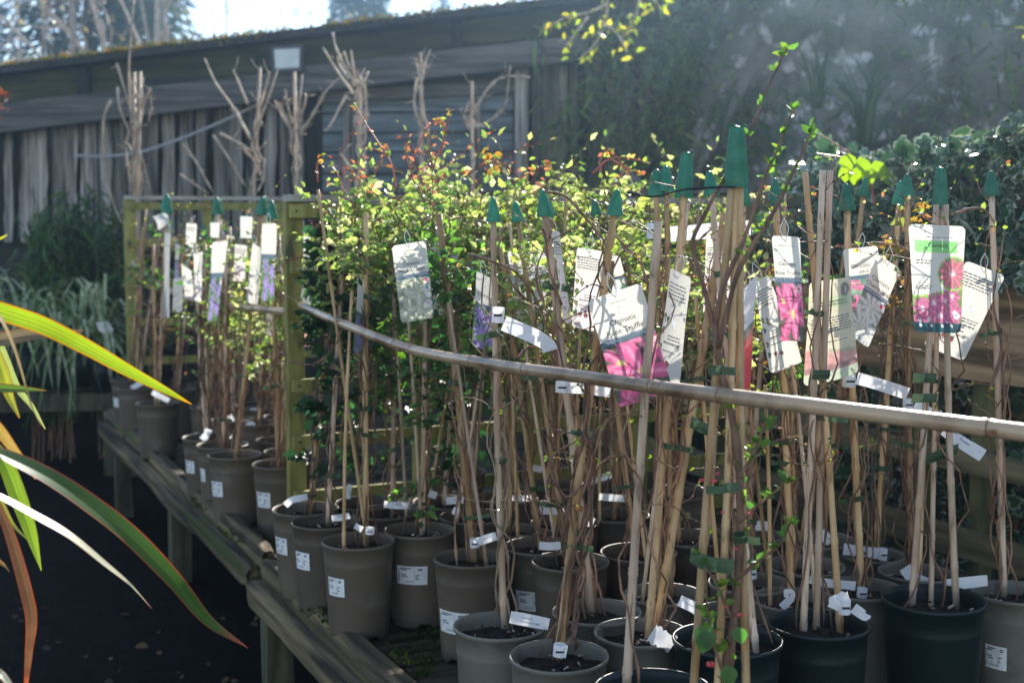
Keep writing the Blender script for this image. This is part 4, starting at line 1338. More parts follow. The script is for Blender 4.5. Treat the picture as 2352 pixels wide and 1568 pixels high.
plant('AJ', 'grey brown pot at the back right of the lime foliage', 1560, 1130, 'taupe', .2, [(1610, 440, 1560, 1130, None)], 3, 2, foliage=[fol('tooth', 'lime', 480, 1.3, 1.80, .17, .022, .046), fol('tooth', 'bronze', 150, 1.1, 1.6, .15, .02, .035)])
plant('U', 'taupe pot with a broad price sticker and a thick cane', 1084, 1278, 'taupe', .2, [(1008, 492, 1090, 1280, None, .0, .010, 'cane')], 4, 4, stick=ST(-.62, .085, '£26.00', .09, .058), foliage=[fol('tooth', 'mid', 160, 1.3, 1.72, .10, .025, .04)])
# ---- pots in front of the near trellis, most of them leafy
plant('O', 'taupe pot at the bench edge, foremost of the leafy row by the trellis', 823, 1239, 'taupe', .2, [(840, 490, 850, 1243, None, .0, .0085, 'cane')], 4, 5, stick=SW(-.75, .13), foliage=[fol('tooth', 'lime', 90, 1.5, 1.70, .09, .02, .038)])
plant('P', 'taupe pot with a sticker right of the foremost leafy pot', 963, 1214, 'taupe', .2, [(978, 470, 980, 1205, None)], 3, 3, stick=ST(-.25, .13, '£24.00'), foliage=[fol('tooth', 'mid', 150, .8, 1.5, .09, .02, .04), fol('tooth', 'lime', 230, 1.55, 1.78, .13, .022, .042, 1), fol('small', 'red', 70, 1.7, 1.83, .15, .018, .03, 1)])
plant('N', 'taupe pot second from the trellis upright at the bench edge', 748, 1195, 'taupe', .2, [(790, 540, 762, 1182, None)], 4, 3, stick=SW(-.85, .14), foliage=[fol('ivy', 'ivy', 110, 1.05, 1.62, .05, .03, .05), fol('tooth', 'lime', 110, 1.5, 1.72, .10, .022, .04)])
plant('M', 'taupe pot hard against the near trellis upright under dark ivy', 701, 1166, 'taupe', .2, [(782, 470, 730, 1160, None)], 4, 1, stick=SW(-.95, .14), foliage=[fol('ivy', 'ivy', 290, 1.3, 1.70, .045, .032, .058), fol('ivy', 'ivy', 90, .9, 1.3, .02, .028, .05), fol('small', 'red', 60, 1.62, 1.78, .08, .02, .03, 1)])
plant('Q', 'taupe pot of leafy clematis with a bent white label on the rim', 889, 1173, 'taupe', .2, [(905, 520, 916, 1168, None)], 4, 3, foliage=[fol('tooth', 'mid', 260, 1.0, 1.62, .12, .022, .042), fol('tooth', 'lime', 240, 1.5, 1.74, .16, .022, .042), fol('small', 'red', 90, 1.66, 1.82, .16, .018, .032, 1)])
plant('R', 'taupe pot under the trellis with a hanging white label', 842, 1152, 'taupe', .2, [(815, 520, 842, 1150, None)], 3, 1, foliage=[fol('ivy', 'ivy', 130, .85, 1.5, .10, .03, .05), fol('tooth', 'lime', 330, 1.48, 1.76, .15, .022, .044, 1), fol('small', 'red', 130, 1.62, 1.82, .16, .018, .032, 1)])
plant('S', 'taupe pot of ivy leaved climber behind the trellis foot', 1018, 1150, 'taupe', .2, [(1060, 500, 1020, 1150, None)], 3, 1, foliage=[fol('ivy', 'ivy', 200, .8, 1.5, .13, .03, .05), fol('tooth', 'lime', 420, 1.45, 1.79, .18, .022, .045, 1), fol('small', 'red', 90, 1.68, 1.84, .18, .018, .032, 1)])
plant('T', 'taupe pot of pale leaved clematis right of the ivy pots', 1087, 1183, 'taupe', .2, [(1095, 500, 1085, 1180, None)], 3, 2, foliage=[fol('tooth', 'mid', 170, 1.1, 1.55, .12, .022, .04), fol('tooth', 'lime', 260, 1.5, 1.74, .16, .022, .042, 1)])
plant('V', 'taupe pot behind the broad stickered pot with a white label on its cane', 1163, 1214, 'taupe', .19, [(1186, 600, 1170, 1210, None)], 4, 3, foliage=[fol('tooth', 'lime', 170, 1.3, 1.66, .13, .022, .04)])
plant('W', 'taupe pot at the back under the brightest lime foliage', 1162, 1140, 'taupe', .2, [(1190, 470, 1160, 1140, None)], 3, 1, foliage=[fol('tooth', 'lime', 620, 1.25, 1.82, .18, .022, .046), fol('small', 'red', 90, 1.72, 1.86, .18, .018, .032, 1)])
plant('W2', 'taupe pot of lime clematis at the back left of the tilted label', 1260, 1110, 'taupe', .2, [(1290, 500, 1260, 1110, None)], 3, 1, foliage=[fol('tooth', 'lime', 520, 1.2, 1.74, .16, .022, .046)])
plant('W3', 'taupe pot of clematis at the far back beside the trellis end', 1050, 1080, 'taupe', .2, [(1010, 480, 1050, 1080, None)], 2, 0, foliage=[fol('tooth', 'lime', 420, 1.4, 1.84, .18, .022, .046), fol('small', 'red', 120, 1.74, 1.9, .18, .018, .032, 1), fol('ivy', 'ivy', 200, .8, 1.4, .14, .03, .05)])
# ---- bay between the two trellis panels
ff = lambda n=180, pal='mid': [fol('tooth', pal, int(n * .55), 1.15, 1.66, .09, .018, .036)]
plant('K', 'taupe pot with a sticker touching the near trellis from the far side', 643, 1063, 'taupe', .2, [(625, 490, 630, 1050, ('s', 1.3), .0, .008, 'cane'), (660, 560, 662, 1050, None)], 5, 2, stick=ST(-.75, .12, '£26.00', .06, .055), foliage=ff(240, 'lime'))
plant('H', 'taupe pot with a single slim cane in the middle of the far bay edge', 539, 1042, 'taupe', .2, [(600, 480, 541, 1045, ('s', 1.3), .0, .0075, 'cane')], 3, 2, stick=ST(-.85, .12, '£26.00', .055, .055), foliage=ff(180, 'lime'))
plant('G', 'taupe pot squeezed left of the slim cane pot', 511, 1019, 'taupe', .2, [(520, 540, 515, 1015, None), (498, 480, 506, 1015, ('s', 1.3))], 8, 2, stick=SW(-1.0, .13, '£26.00', .03), foliage=ff(200, 'lime'))
plant('F', 'taupe pot leftmost of the trio with a white label over its rim', 476, 1002, 'taupe', .2, [(448, 560, 470, 1000, None), (470, 560, 480, 1000, None)], 6, 2, stick=SW(-.9, .13, '£26.00', .05), foliage=ff(180))
plant('J', 'taupe pot tucked between the slim cane pot and the trellis', 661, 1035, 'taupe', .19, [(640, 540, 655, 1032, None)], 6, 2, foliage=ff(220))
plant('I', 'taupe pot with a green leaf on its rim behind the trellis pot', 640, 1008, 'taupe', .19, [(600, 560, 640, 1008, None)], 5, 2, foliage=ff(260, 'lime'))
plant('D', 'taupe pot with a white label behind the yellow leaf tip', 485, 932, 'taupe', .2, [(505, 480, 480, 930, ('s', 1.3)), (455, 560, 470, 930, None)], 4, 2, stick=SW(-.7, .1, '£26.00', .05), foliage=ff(160))
plant('C', 'plain taupe pot standing alone nearest the far bench corner', 362, 924, 'taupe', .205, [(383, 480, 365, 925, ('s', 1.6), .0, .008, 'cane_grey'), (352, 560, 350, 925, None)], 3, 2, foliage=ff(120))
plant('C1', 'taupe pot just behind the plain corner pot', 405, 893, 'taupe', .2, [(420, 560, 400, 890, None), (440, 500, 415, 890, None)], 4, 2, foliage=ff(130, 'bronze'))
plant('B', 'taupe pot second from the far end with a white label strip', 313, 888, 'taupe', .2, [(335, 480, 315, 890, None), (380, 470, 320, 888, ('s', 1.5))], 3, 2, foliage=ff(60))
plant('A', 'taupe pot at the far end of the bench with a torn sticker', 297, 870, 'taupe', .2, [(330, 520, 300, 870, None)], 3, 2, stick=SW(-.9, .12, '£24.00', .06), foliage=ff(40))
for k, (key, px, py, d) in enumerate([('E1', 560, 916, 'taupe pot deep in the far bay left of a white label pair'), ('E2', 610, 935, 'taupe pot deep in the far bay beside the white label pair'),
                                     ('E3', 470, 880, 'taupe pot at the back of the far bay among orange leaves'), ('E4', 535, 962, 'taupe pot in the far bay with a long white label'),
                                     ('E5', 595, 968, 'taupe pot in the far bay with a folded white label'), ('E6', 650, 955, 'taupe pot in the far bay hidden by the trellis upright'), ('E7', 545, 868, 'taupe pot furthest back in the far bay')]):
    plant(key, d, px, py, 'taupe', .19, [(px + random.uniform(-30, 30), random.uniform(470, 560), px, py, ('s', 1.4) if k % 2 == 0 else None), (px + random.uniform(-30, 30), random.uniform(500, 600), px + 8, py, None)],
          5, 2, foliage=ff(230, ['lime', 'mid', 'bronze', 'mid', 'lime', 'lime', 'mid'][k]))

# thin second canes and long arching side shoots on single plants
for key in ('V', 'W', 'T', 'Y', 'Z', 'AF', 'U', 'X', 'AG', 'BK', 'BE', 'BA', 'BC', 'BL', 'O', 'P', 'S', 'Q', 'AI', 'BI', 'AE'):
    t, base, sc = PLANTS[key]
    for q in range(random.choice([1, 1, 2])):
        w = random.uniform(0, 6.28)
        a = base + Vector((math.cos(w) * .06 * sc, math.sin(w) * .06 * sc, .19))
        b = base + Vector((random.uniform(-.10, .10), random.uniform(-.05, .05), random.uniform(.75, 1.22)))
        m = MB(); cane_mesh(m, a, b, .0052, .0042); m.build('cane', M[random.choice(['cane', 'cane', 'cane_grey'])], t, smooth_=True)
for key, path in (('AC', [(1252, 440), (1300, 452), (1345, 500), (1395, 568), (1402, 640)]), ('AA', [(1078, 584), (1130, 600), (1190, 630), (1240, 705), (1262, 790)]), ('AB', [(1408, 600), (1400, 690), (1385, 770), (1376, 860)]),
                  ('AB', [(1340, 1110), (1300, 1140), (1262, 1075), (1275, 1040), (1330, 1010)]), ('AC', [(1352, 1100), (1385, 1060), (1420, 1046), (1450, 1055), (1475, 1085)]), ('AB', [(1395, 960), (1375, 1010), (1352, 1090), (1330, 1160)]),
                  ('BG', [(2190, 492), (2240, 478), (2270, 490), (2288, 520)]), ('BD', [(1960, 590), (2010, 570), (2050, 530), (2068, 470)]), ('AA', [(1190, 820), (1215, 796), (1245, 800), (1262, 812)]), ('AC', [(1290, 700), (1262, 620), (1252, 540), (1240, 520)]),
                  ('BE', [(1790, 1010), (1830, 1000), (1865, 960)]), ('BI', [(1720, 1100), (1740, 1020), (1760, 950), (1752, 905)]), ('U', [(1052, 1330), (1045, 1200), (1060, 1080), (1040, 960)]), ('P', [(668, 830), (720, 836), (765, 800), (800, 720)]),
                  ('AE', [(1560, 700), (1590, 600), (1600, 560), (1640, 520)]), ('AD', [(1500, 700), (1470, 600), (1445, 575), (1410, 540)]), ('BH', [(2272, 900), (2300, 800), (2282, 700), (2290, 620)])):
    t, base, sc = PLANTS[key]
    m = MB()
    Yb = base.y + (.0 if key != 'P' else -.1)
    pts = [Vector(v) for v in smooth([tuple(P(x, y, Yb + random.uniform(-.03, .03))) for x, y in path], 6)]
    L = len(pts)
    m.tube(pts, [(.0034 - .0019 * i / L) * (1.7 if i % 6 == 3 else 1) for i in range(L)], 6)
    m.build('side_shoot', M['vine'], t, smooth_=True)
    e = np.array([tuple(pts[-1])] * 4 + [tuple(pts[L // 2])] * 2)
    leaves('bud_leaves', 'ovate', e, RNG.uniform(.008, .02, 6), mixc(6, [(.2, .24, .06), (.26, .13, .07)], [2, 1]), M['leaf'], t)

# ------------------------------------------------------------------ flowering quince at the front
c = PZ(1640, 1640, BENCH_Z + POT_H * 1.1)
qz = thing('flowering_quince', 'flowering quince tied to three canes, pink buds and long budding shoots', 'potted plant', (c.x, c.y, BENCH_Z))
o = link('pot', pot_for('green'), None); o.parent = qz; o.scale = (1.1, 1.1, 1.1)
o = link('soil', SOILS[1], None); o.parent = qz; o.location = (0, 0, .255); o.scale = (1.06, 1.06, 1)
QY = c.y
for (tx, ty, bx, by, r, mt) in ((1683, 400, 1583, 1600, .0075, 'cane'), (1691, 400, 1640, 1605, .007, 'cane'), (1699, 400, 1722, 1605, .0075, 'cane')):
    a, b = P(bx, by, QY), P(tx, ty, QY + .12)
    m = MB(); cane_mesh(m, a - Vector((0, 0, .12)), b, r, r * .9); m.build('cane', M[mt], qz, smooth_=True)
cm = cap_big(None, .98, .3)
q0 = P(1691, 430, QY + .12)
cm.v = [tuple(q0 + Vector(v)) for v in cm.v]
cm.build('cane_cap', M['cap'], qz, smooth_=True)
m = MB(); qb = []
def twig(path, r0, r1, Y0, Y1=None, n=5):
    Y1 = Y0 if Y1 is None else Y1
    k = len(path)
    pts = [Vector(v) for v in smooth([tuple(P(x, y, Y0 + (Y1 - Y0) * i / (k - 1))) for i, (x, y) in enumerate(path)], 5)]
    L = len(pts)
    m.tube(pts, [(r0 + (r1 - r0) * i / (L - 1)) * (1.25 if i % 4 == 2 else 1) for i in range(L)], 6)
    return pts
t0 = twig([(1662, 1640), (1672, 1540), (1690, 1380), (1700, 1230), (1698, 1080), (1678, 940), (1650, 820), (1640, 740)], .0085, .005, QY, QY + .08)
t1 = twig([(1640, 760), (1660, 660), (1703, 565), (1740, 460), (1757, 407), (1786, 342), (1822, 252)], .0045, .0018, QY + .08, QY + .1)
t2 = twig([(1650, 800), (1690, 640), (1728, 565), (1775, 490), (1808, 425), (1844, 346), (1865, 299)], .0045, .0018, QY + .06, QY + .06)
t3 = twig([(1640, 760), (1612, 640), (1590, 560), (1625, 480), (1664, 407), (1710, 324), (1725, 295), (1743, 252), (1768, 191), (1808, 112)], .0042, .0015, QY + .08, QY + .18)
t4 = twig([(1695, 1200), (1740, 1160), (1790, 1120), (1805, 1100)], .0035, .0015, QY)
t5 = twig([(1690, 1330), (1740, 1290), (1790, 1250), (1815, 1200)], .0035, .0015, QY)
t6 = twig([(1680, 1420), (1640, 1330), (1590, 1270)], .003, .0015, QY)
t7 = twig([(1698, 1100), (1740, 1020), (1760, 960)], .003, .0015, QY)
t8 = twig([(1668, 1560), (1640, 1480), (1625, 1400), (1620, 1300)], .0035, .0015, QY - .02)
m.build('branches', M['vine'], qz, smooth_=True)
lp, lx, ls = [], [], []
def bud(pts, a, b, n, s0, s1):
    for _ in range(n):
        q = pts[random.randint(int(a * (len(pts) - 1)), int(b * (len(pts) - 1)))]
        for j in range(random.choice([1, 2, 3])):
            lp.append(tuple(q)); lx.append((random.gauss(0, 1), random.gauss(0, .8), random.uniform(.2, 1.4))); ls.append(random.uniform(s0, s1))
for pts in (t1, t2, t3):
    bud(pts, .25, 1.0, 13, .008, .02)
    bud(pts, .98, 1.0, 3, .014, .024)
for pts in (t4, t5, t6, t7, t8):
    bud(pts, .2, 1.0, 9, .01, .026)
bud(t0, .1, .9, 20, .01, .026)
n = len(lp)
leaves('leaves', 'ovate', np.array(lp), np.array(ls), mixc(n, [(.08, .16, .035), (.13, .20, .04), (.05, .11, .025)], [2, 2, 1]), M['leaf'], qz, axis=np.array(lx))
for (x, y, s_) in ((1608, 1448, .042), (1622, 1460, .04), (1668, 1540, .036), (1694, 1452, .03)):
    q = np.array([tuple(P(x, y - 15, QY - .05))])
    V, T, C = leaf_arrays('ovate', q, np.array([[random.uniform(-.3, .3), -.2, -1]]), np.array([[random.uniform(-.4, .4), -1, .4]]), np.array([s_]), np.array([[.05, .13, .03]]))
    V = (V - q) * np.array([1.5, 1, 1])
    o = link('leaf', tri_mesh('quince_leaf', V, T, C, True), M['leaf']); o.parent = qz; o.location = Vector(q[0]) - WORLD(qz)
for (x, y, s_) in ((1632, 1530, .011), (1638, 1455, .009), (1612, 1106, .007), (1640, 1108, .007), (1648, 1090, .006), (1700, 1415, .008), (1668, 1395, .005), (1660, 1178, .005), (1690, 1262, .005), (1720, 1180, .004)):
    cc = P(x, y, QY - .03)
    s_ *= .42
    m = MB()
    for k in range(7):
        w = k * 2.4; tl = .35 + .12 * (k % 3)
        d = Vector((math.cos(w) * tl, math.sin(w) * tl - .15, .8)).normalized()
        sd = d.cross(Vector((math.sin(w), -math.cos(w), .3))).normalized()
        pts = [cc + d * s_ * .0, cc + d * s_ * .9 + Vector((math.cos(w), math.sin(w), 0)) * s_ * .5, cc + d * s_ * 1.7 + Vector((math.cos(w), math.sin(w), 0)) * s_ * .45, cc + d * s_ * 2.1]
        m.ribbon(pts, sd, [s_ * .5, s_ * 1.3, s_ * 1.2, s_ * .2], fold=.2, up=Vector((math.cos(w), math.sin(w), 0)))
    m.c = [(.55, .10, .12) if i % 3 else (.62, .2, .2) for i in range(len(m.v))]
    m.build('flower', M['petal'], qz, smooth_=True)
for (px, py) in ((1682, 1120), (1700, 1235), (1646, 850)):
    tie_at(qz, P(px, py, QY), r=.012, h=.014)
m = MB()
for path in (((1440, 442), (1500, 452), (1570, 436), (1640, 430), (1690, 430)), ((1570, 436), (1605, 434), (1655, 430))):
    m.tube([Vector(v) for v in smooth([tuple(P(x, y, QY + .10)) for x, y in path], 5)], .0016, 5)
tag(m.build('black_wire', M['wire'], None), 'thin black wire strung between the two tall green cane caps', 'wire')

# ------------------------------------------------------------------ horizontal bamboo poles
def pole(label, pts, r0, r1, nodes):
    t = thing('bamboo_pole', label, 'bamboo pole', tuple(pts[0]), 'bamboo rails in front of the climbers')
    sp_ = [Vector(v) for v in smooth([tuple(p) for p in pts], 8)]
    cum = [0]
    for i in range(1, len(sp_)):
        cum.append(cum[-1] + (sp_[i] - sp_[i - 1]).length)
    Lt = cum[-1]
    def at(s_):
        s_ = max(0, min(Lt, s_))
        for i in range(1, len(cum)):
            if cum[i] >= s_:
                f = (s_ - cum[i - 1]) / (cum[i] - cum[i - 1])
                return sp_[i - 1].lerp(sp_[i], f)
        return sp_[-1]
    ss_ = sorted(set([Lt * i / 60 for i in range(61)] + [nd * Lt + d for nd in nodes for d in (-.012, -.004, -.0015, .0, .003, .012)]))
    ss_ = [x for x in ss_ if 0 <= x <= Lt]
    rad = []
    for x in ss_:
        r = r0 + (r1 - r0) * x / Lt
        for nd in nodes:
            d = x - nd * Lt
            if abs(d) < .005:
                r *= 1.09 if d < -.0012 else (.96 if d < .001 else 1.08)
        rad.append(r)
    m = MB(); m.tube([at(x) for x in ss_], rad, 16)
    m.build('culm', M['pole'], t, smooth_=True)
    for nd in nodes:
        m = MB(); q = at(nd * Lt); q2 = at(nd * Lt + .0022); d = (q2 - q)
        m.tube([q - d * .2, q + d], (r0 + (r1 - r0) * nd) * 1.045, 16); m.build('node_ring', M['node'], t, smooth_=True)
    return t
def onln(px, py, A, B):
    u = (px - W / 2) / FOC
    s_ = (u * A[1] - A[0]) / ((B[0] - A[0]) - u * (B[1] - A[1]))
    return P(px, py, A[1] + (B[1] - A[1]) * s_)
A_, B_ = (-2.13, 7.36), (-.744, 4.32)
pole('long thin bamboo pole bowing between the two trellis panels', [onln(x, y, A_, B_) for x, y in ((306, 604), (330, 626), (360, 650), (405, 676), (450, 690), (550, 705), (610, 711), (664, 716))], .0115, .0125, [.3, .62, .86])
pole('thick bamboo pole curving along the front of the climbers to the right edge',
     [P(x, y, Y) for x, y, Y in ((692, 701, 4.02), (715, 712, 3.84), (800, 748, 3.46), (950, 803, 3.08), (1140, 838, 2.68), (1300, 860, 2.45), (1530, 892, 2.21), (1700, 913, 2.08), (1900, 937, 1.97), (2100, 962, 1.89), (2352, 993, 1.79), (2600, 1026, 1.72), (2900, 1070, 1.66))],
     0.0116, .0128, [.09, .2, .315, .465, .545, .68, .735, .885])

# ------------------------------------------------------------------ tall bare climbers behind
def bare_climber(label, canes, px, Y, blobs, side):
    base = Vector((P(px, 800, Y).x, Y, 0))
    t = thing('bare_climber', label, 'potted plant', tuple(base), 'tall bare climbers behind the trellis')
    m = MB(); m.lathe([(.0, .01), (.10, .01), (.13, .30), (.135, .31), (.125, .31), (.12, .27), (0, .27)], 20, tuple(base)); m.build('pot', M['pot_taupe'], t, smooth_=True)
    vm = MB()
    for (tx, ty, bx) in canes:
        a = Vector((base.x + random.uniform(-.05, .05), Y, .25)); b = P(tx, ty, Y)
        k = P(bx, 430, Y)
        m = MB(); m.tube([a, k, b], [.011, .0105, .010], 8); m.build('cane', M['cane_grey'], t, smooth_=True)
        for (t0, t1, n_, sp) in blobs:
            for s_ in range(max(2, n_ - 2)):
                ph, tn = random.uniform(0, 6.28), random.uniform(1, 4) * random.choice([-1, 1])
                pts = []
                for i in range(24):
                    f = t0 + (t1 - t0) * i / 23
                    q = k.lerp(b, f) if f >= 0 else k.lerp(a, -f)
                    w = ph + tn * 6.28 * i / 23
                    o_ = .62 * sp * (1 + .9 * mnoise.noise(Vector((i * .3, s_ * 2.1, ph))))
                    pts.append(q + Vector((math.cos(w) * o_, math.sin(w) * o_, 0)))
                vm.tube(pts, [.0042 * random.uniform(.7, 1.3) for _ in pts], 5)
    for path in side:
        pts = [Vector(v) for v in smooth([tuple(P(x, y, Y + random.uniform(-.05, .05))) for x, y in path], 4)]
        L = len(pts)
        vm.tube(pts, [(.0085 - .0045 * i / L) * (1.3 if i % 3 == 1 else 1) for i in range(L)], 5)
    tips = [s_ for s_ in side] + [[(c_[2], 330), (c_[0], c_[1])] for c_ in canes]
    for _ in range(26):
        pa = random.choice(tips)
        i = random.randrange(len(pa) - 1); f = random.random()
        x0, y0 = pa[i][0] + (pa[i + 1][0] - pa[i][0]) * f, pa[i][1] + (pa[i + 1][1] - pa[i][1]) * f
        dx, dy = random.uniform(-26, 26), random.uniform(-38, 10)
        vm.tube([P(x0, y0, Y), P(x0 + dx * .5 + random.uniform(-5, 5), y0 + dy * .45, Y + random.uniform(-.05, .05)), P(x0 + dx, y0 + dy, Y + random.uniform(-.08, .08))], [.004, .003, .0016], 4)
    vm.build('bare_stems', M['bark_pale'], t, smooth_=True)
    return t
bare_climber('leftmost tall bare climber with a long shoot rising past the roof', [(322, 165, 318), (308, 166, 310)], 315, 8.3, [(-.6, .95, 5, .035)],
             [[(318, 300), (300, 240), (296, 160), (302, 60), (308, 0)], [(300, 420), (290, 360), (290, 320), (300, 300)], [(255, 230), (238, 280), (244, 400), (262, 470), (280, 512)], [(312, 290), (330, 240), (345, 200)],
              [(270, 200), (276, 250), (300, 310)], [(345, 205), (348, 235), (342, 280)], [(268, 145), (285, 200), (300, 250)], [(300, 440), (318, 350), (336, 400), (345, 440)], [(310, 360), (290, 330), (292, 390)]])
bare_climber('second tall bare climber with long forked pale shoots', [(597, 155, 584)], 585, 8.4, [(-.4, .55, 5, .04)],
             [[(572, 312), (530, 240), (495, 190), (470, 135)], [(575, 320), (540, 250), (555, 270)], [(568, 240), (548, 190), (535, 160)], [(585, 290), (605, 220), (620, 165)], [(590, 290), (618, 220), (638, 160)],
              [(505, 305), (560, 335), (605, 365)], [(490, 310), (530, 370), (565, 430)], [(560, 340), (585, 370), (600, 405)], [(420, 330), (450, 370), (488, 440)], [(415, 400), (450, 425), (480, 445)], [(608, 365), (605, 410), (592, 440)]])
bare_climber('third tall bare climber, squat bunch of stubby shoots under the floodlight', [(676, 166, 682)], 682, 8.4, [(-.5, .6, 7, .045)],
             [[(670, 300), (650, 270), (630, 230)], [(675, 290), (662, 250), (655, 205)], [(690, 300), (715, 270), (745, 215), (778, 180)], [(690, 310), (720, 260), (735, 235)], [(682, 270), (690, 220), (694, 172)], [(685, 280), (700, 240), (702, 215)], [(640, 235), (665, 290), (672, 330)]])
bare_climber('fourth tall bare climber with a knobbly crown reaching above the roof line', [(826, 170, 828)], 826, 8.0, [(-.5, .95, 7, .045)],
             [[(818, 195), (790, 150), (770, 105), (765, 75)], [(812, 215), (775, 165), (742, 110)], [(815, 200), (800, 150), (790, 118)], [(822, 200), (812, 160), (806, 115)], [(828, 200), (840, 180), (846, 165)], [(800, 180), (780, 150), (775, 130)], [(795, 220), (758, 290), (745, 300)], [(838, 200), (842, 260), (838, 330)], [(822, 420), (800, 380), (780, 350)]])
bare_climber('fifth tall bare climber, slender forked top against the shed door', [(965, 120, 972)], 970, 8.0, [(-.4, .75, 4, .025)],
             [[(968, 190), (975, 150), (988, 115)], [(966, 185), (958, 150), (955, 135)], [(958, 180), (952, 240), (968, 300)], [(968, 250), (985, 300), (980, 350)]])
bare_climber('sixth bare climber, single cane with thin arching shoots before the shed post', [(1084, 186, 1087)], 1086, 7.8, [(-.3, .35, 3, .022)],
             [[(1088, 270), (1110, 220), (1140, 185), (1180, 175), (1218, 178)], [(1088, 250), (1115, 220)], [(1090, 290), (1130, 275), (1160, 240), (1172, 150)], [(1080, 300), (1066, 270), (1075, 240)], [(1090, 290), (1130, 290)]])

# long red shoots rising out of the leafy row
rs = thing('clematis_shoots', 'young red clematis shoots rising above the leafy row', 'climber', tuple(P(900, 420, 4.1)))
m = MB(); lp, lx = [], []
for path in ([(910, 440), (900, 380), (870, 330), (840, 285), (815, 240)], [(985, 440), (1000, 370), (1020, 320), (1035, 252)], [(940, 400), (960, 340), (985, 290), (1010, 275)], [(1010, 360), (1022, 310), (1018, 280)],
             [(860, 400), (880, 360), (882, 340)], [(880, 350), (850, 340)], [(950, 410), (935, 370), (930, 345)], [(1180, 420), (1220, 395), (1262, 378)], [(1380, 400), (1378, 370), (1392, 345), (1400, 350)],
             [(1360, 400), (1400, 365), (1440, 362), (1478, 372)], [(1400, 366), (1440, 385), (1470, 398)], [(1420, 365), (1435, 390), (1420, 410)], [(730, 420), (728, 380), (735, 360)], [(790, 440), (775, 400), (760, 380)], [(1000, 420), (1030, 400), (1070, 398)]):
    pts = [Vector(v) for v in smooth([tuple(P(x, y, 4.1)) for x, y in path], 5)]
    m.tube(pts, [.0035 - .002 * i / len(pts) for i in range(len(pts))], 5)
    for q in pts[len(pts) // 3::3] + [pts[-1], pts[-1]]:
        for _ in range(2):
            lp.append(tuple(q)); lx.append((random.gauss(0, 1), random.gauss(0, .6), random.gauss(.2, .6)))
m.build('stems', M['vine_red'], rs, smooth_=True, kind='stuff')
leaves('young_leaves', 'ovate', np.array(lp), RNG.uniform(.010, .026, len(lp)), mixc(len(lp), [(.2, .25, .06), (.28, .12, .07), (.28, .2, .07)], [2, 2, 1]), M['leaf'], rs, axis=np.array(lx))
for pc_ in (((1128, 372), (1120, 355), (1135, 395)),):
    pos = np.array([tuple(P(x + random.uniform(-22, 22), y + random.uniform(-22, 22), 4.0)) for x, y in pc_ * 3])
    leaves('orange_leaves', 'ovate', pos, RNG.uniform(.025, .04, len(pos)), tint(len(pos), (.34, .17, .05)), M['leaf'], rs)
# ------------------------------------------------------------------ plant tags: flat printed cards, painted per vertex
def fbm(U, V, s, seed=0):
    r = np.random.default_rng(seed)
    out = np.zeros_like(U)
    for o_ in range(4):
        f = s * 2 ** o_
        for k in range(5):
            a, ph = r.uniform(0, 6.28), r.uniform(0, 6.28)
            out += np.sin((U * np.cos(a) + V * np.sin(a)) * f * 6.28 + ph + 1.5 * np.sin(V * f * 3 + ph)) / (1.6 ** o_)
    return out / 6.0
def put(C, mask, col):
    m = np.clip(mask, 0, 1)[..., None]
    C[:] = C * (1 - m) + np.array(col) * m
def flower(C, X, Y, cx, cy, R, n, a0, c_in, c_edge, c_mid, wide=.62, stam=.16, jag=0.0):
    dx, dy = X - cx, Y - cy
    r = np.hypot(dx, dy) / R
    a = np.arctan2(dy, dx) - a0
    k = np.cos(n / 2 * a)
    lim = np.abs(k) ** wide * (1 + .06 * np.sin(a * 3 + cx * 9)) + jag * np.sin(a * 23)
    inside = np.clip((lim - r) * 14, 0, 1) * (r < 1.05)
    mid = np.clip(1 - np.abs(np.sin(n / 2 * a)) * 3.2 * np.maximum(r, .15), 0, 1) * .6
    sh = np.clip(.72 + .38 * (1 - np.abs(np.sin(n / 2 * a)) ** .7) + .1 * np.sin(a * 5 * n), .5, 1.1)
    col = (np.array(c_edge)[None, None] * (1 - mid[..., None]) + np.array(c_in)[None, None] * mid[..., None]) * sh[..., None]
    C[:] = C * (1 - inside[..., None]) + col * inside[..., None]
    st = np.clip((stam * (1 + .35 * np.sin(a * 17)) - r) * 18, 0, 1)
    put(C, st, c_mid)
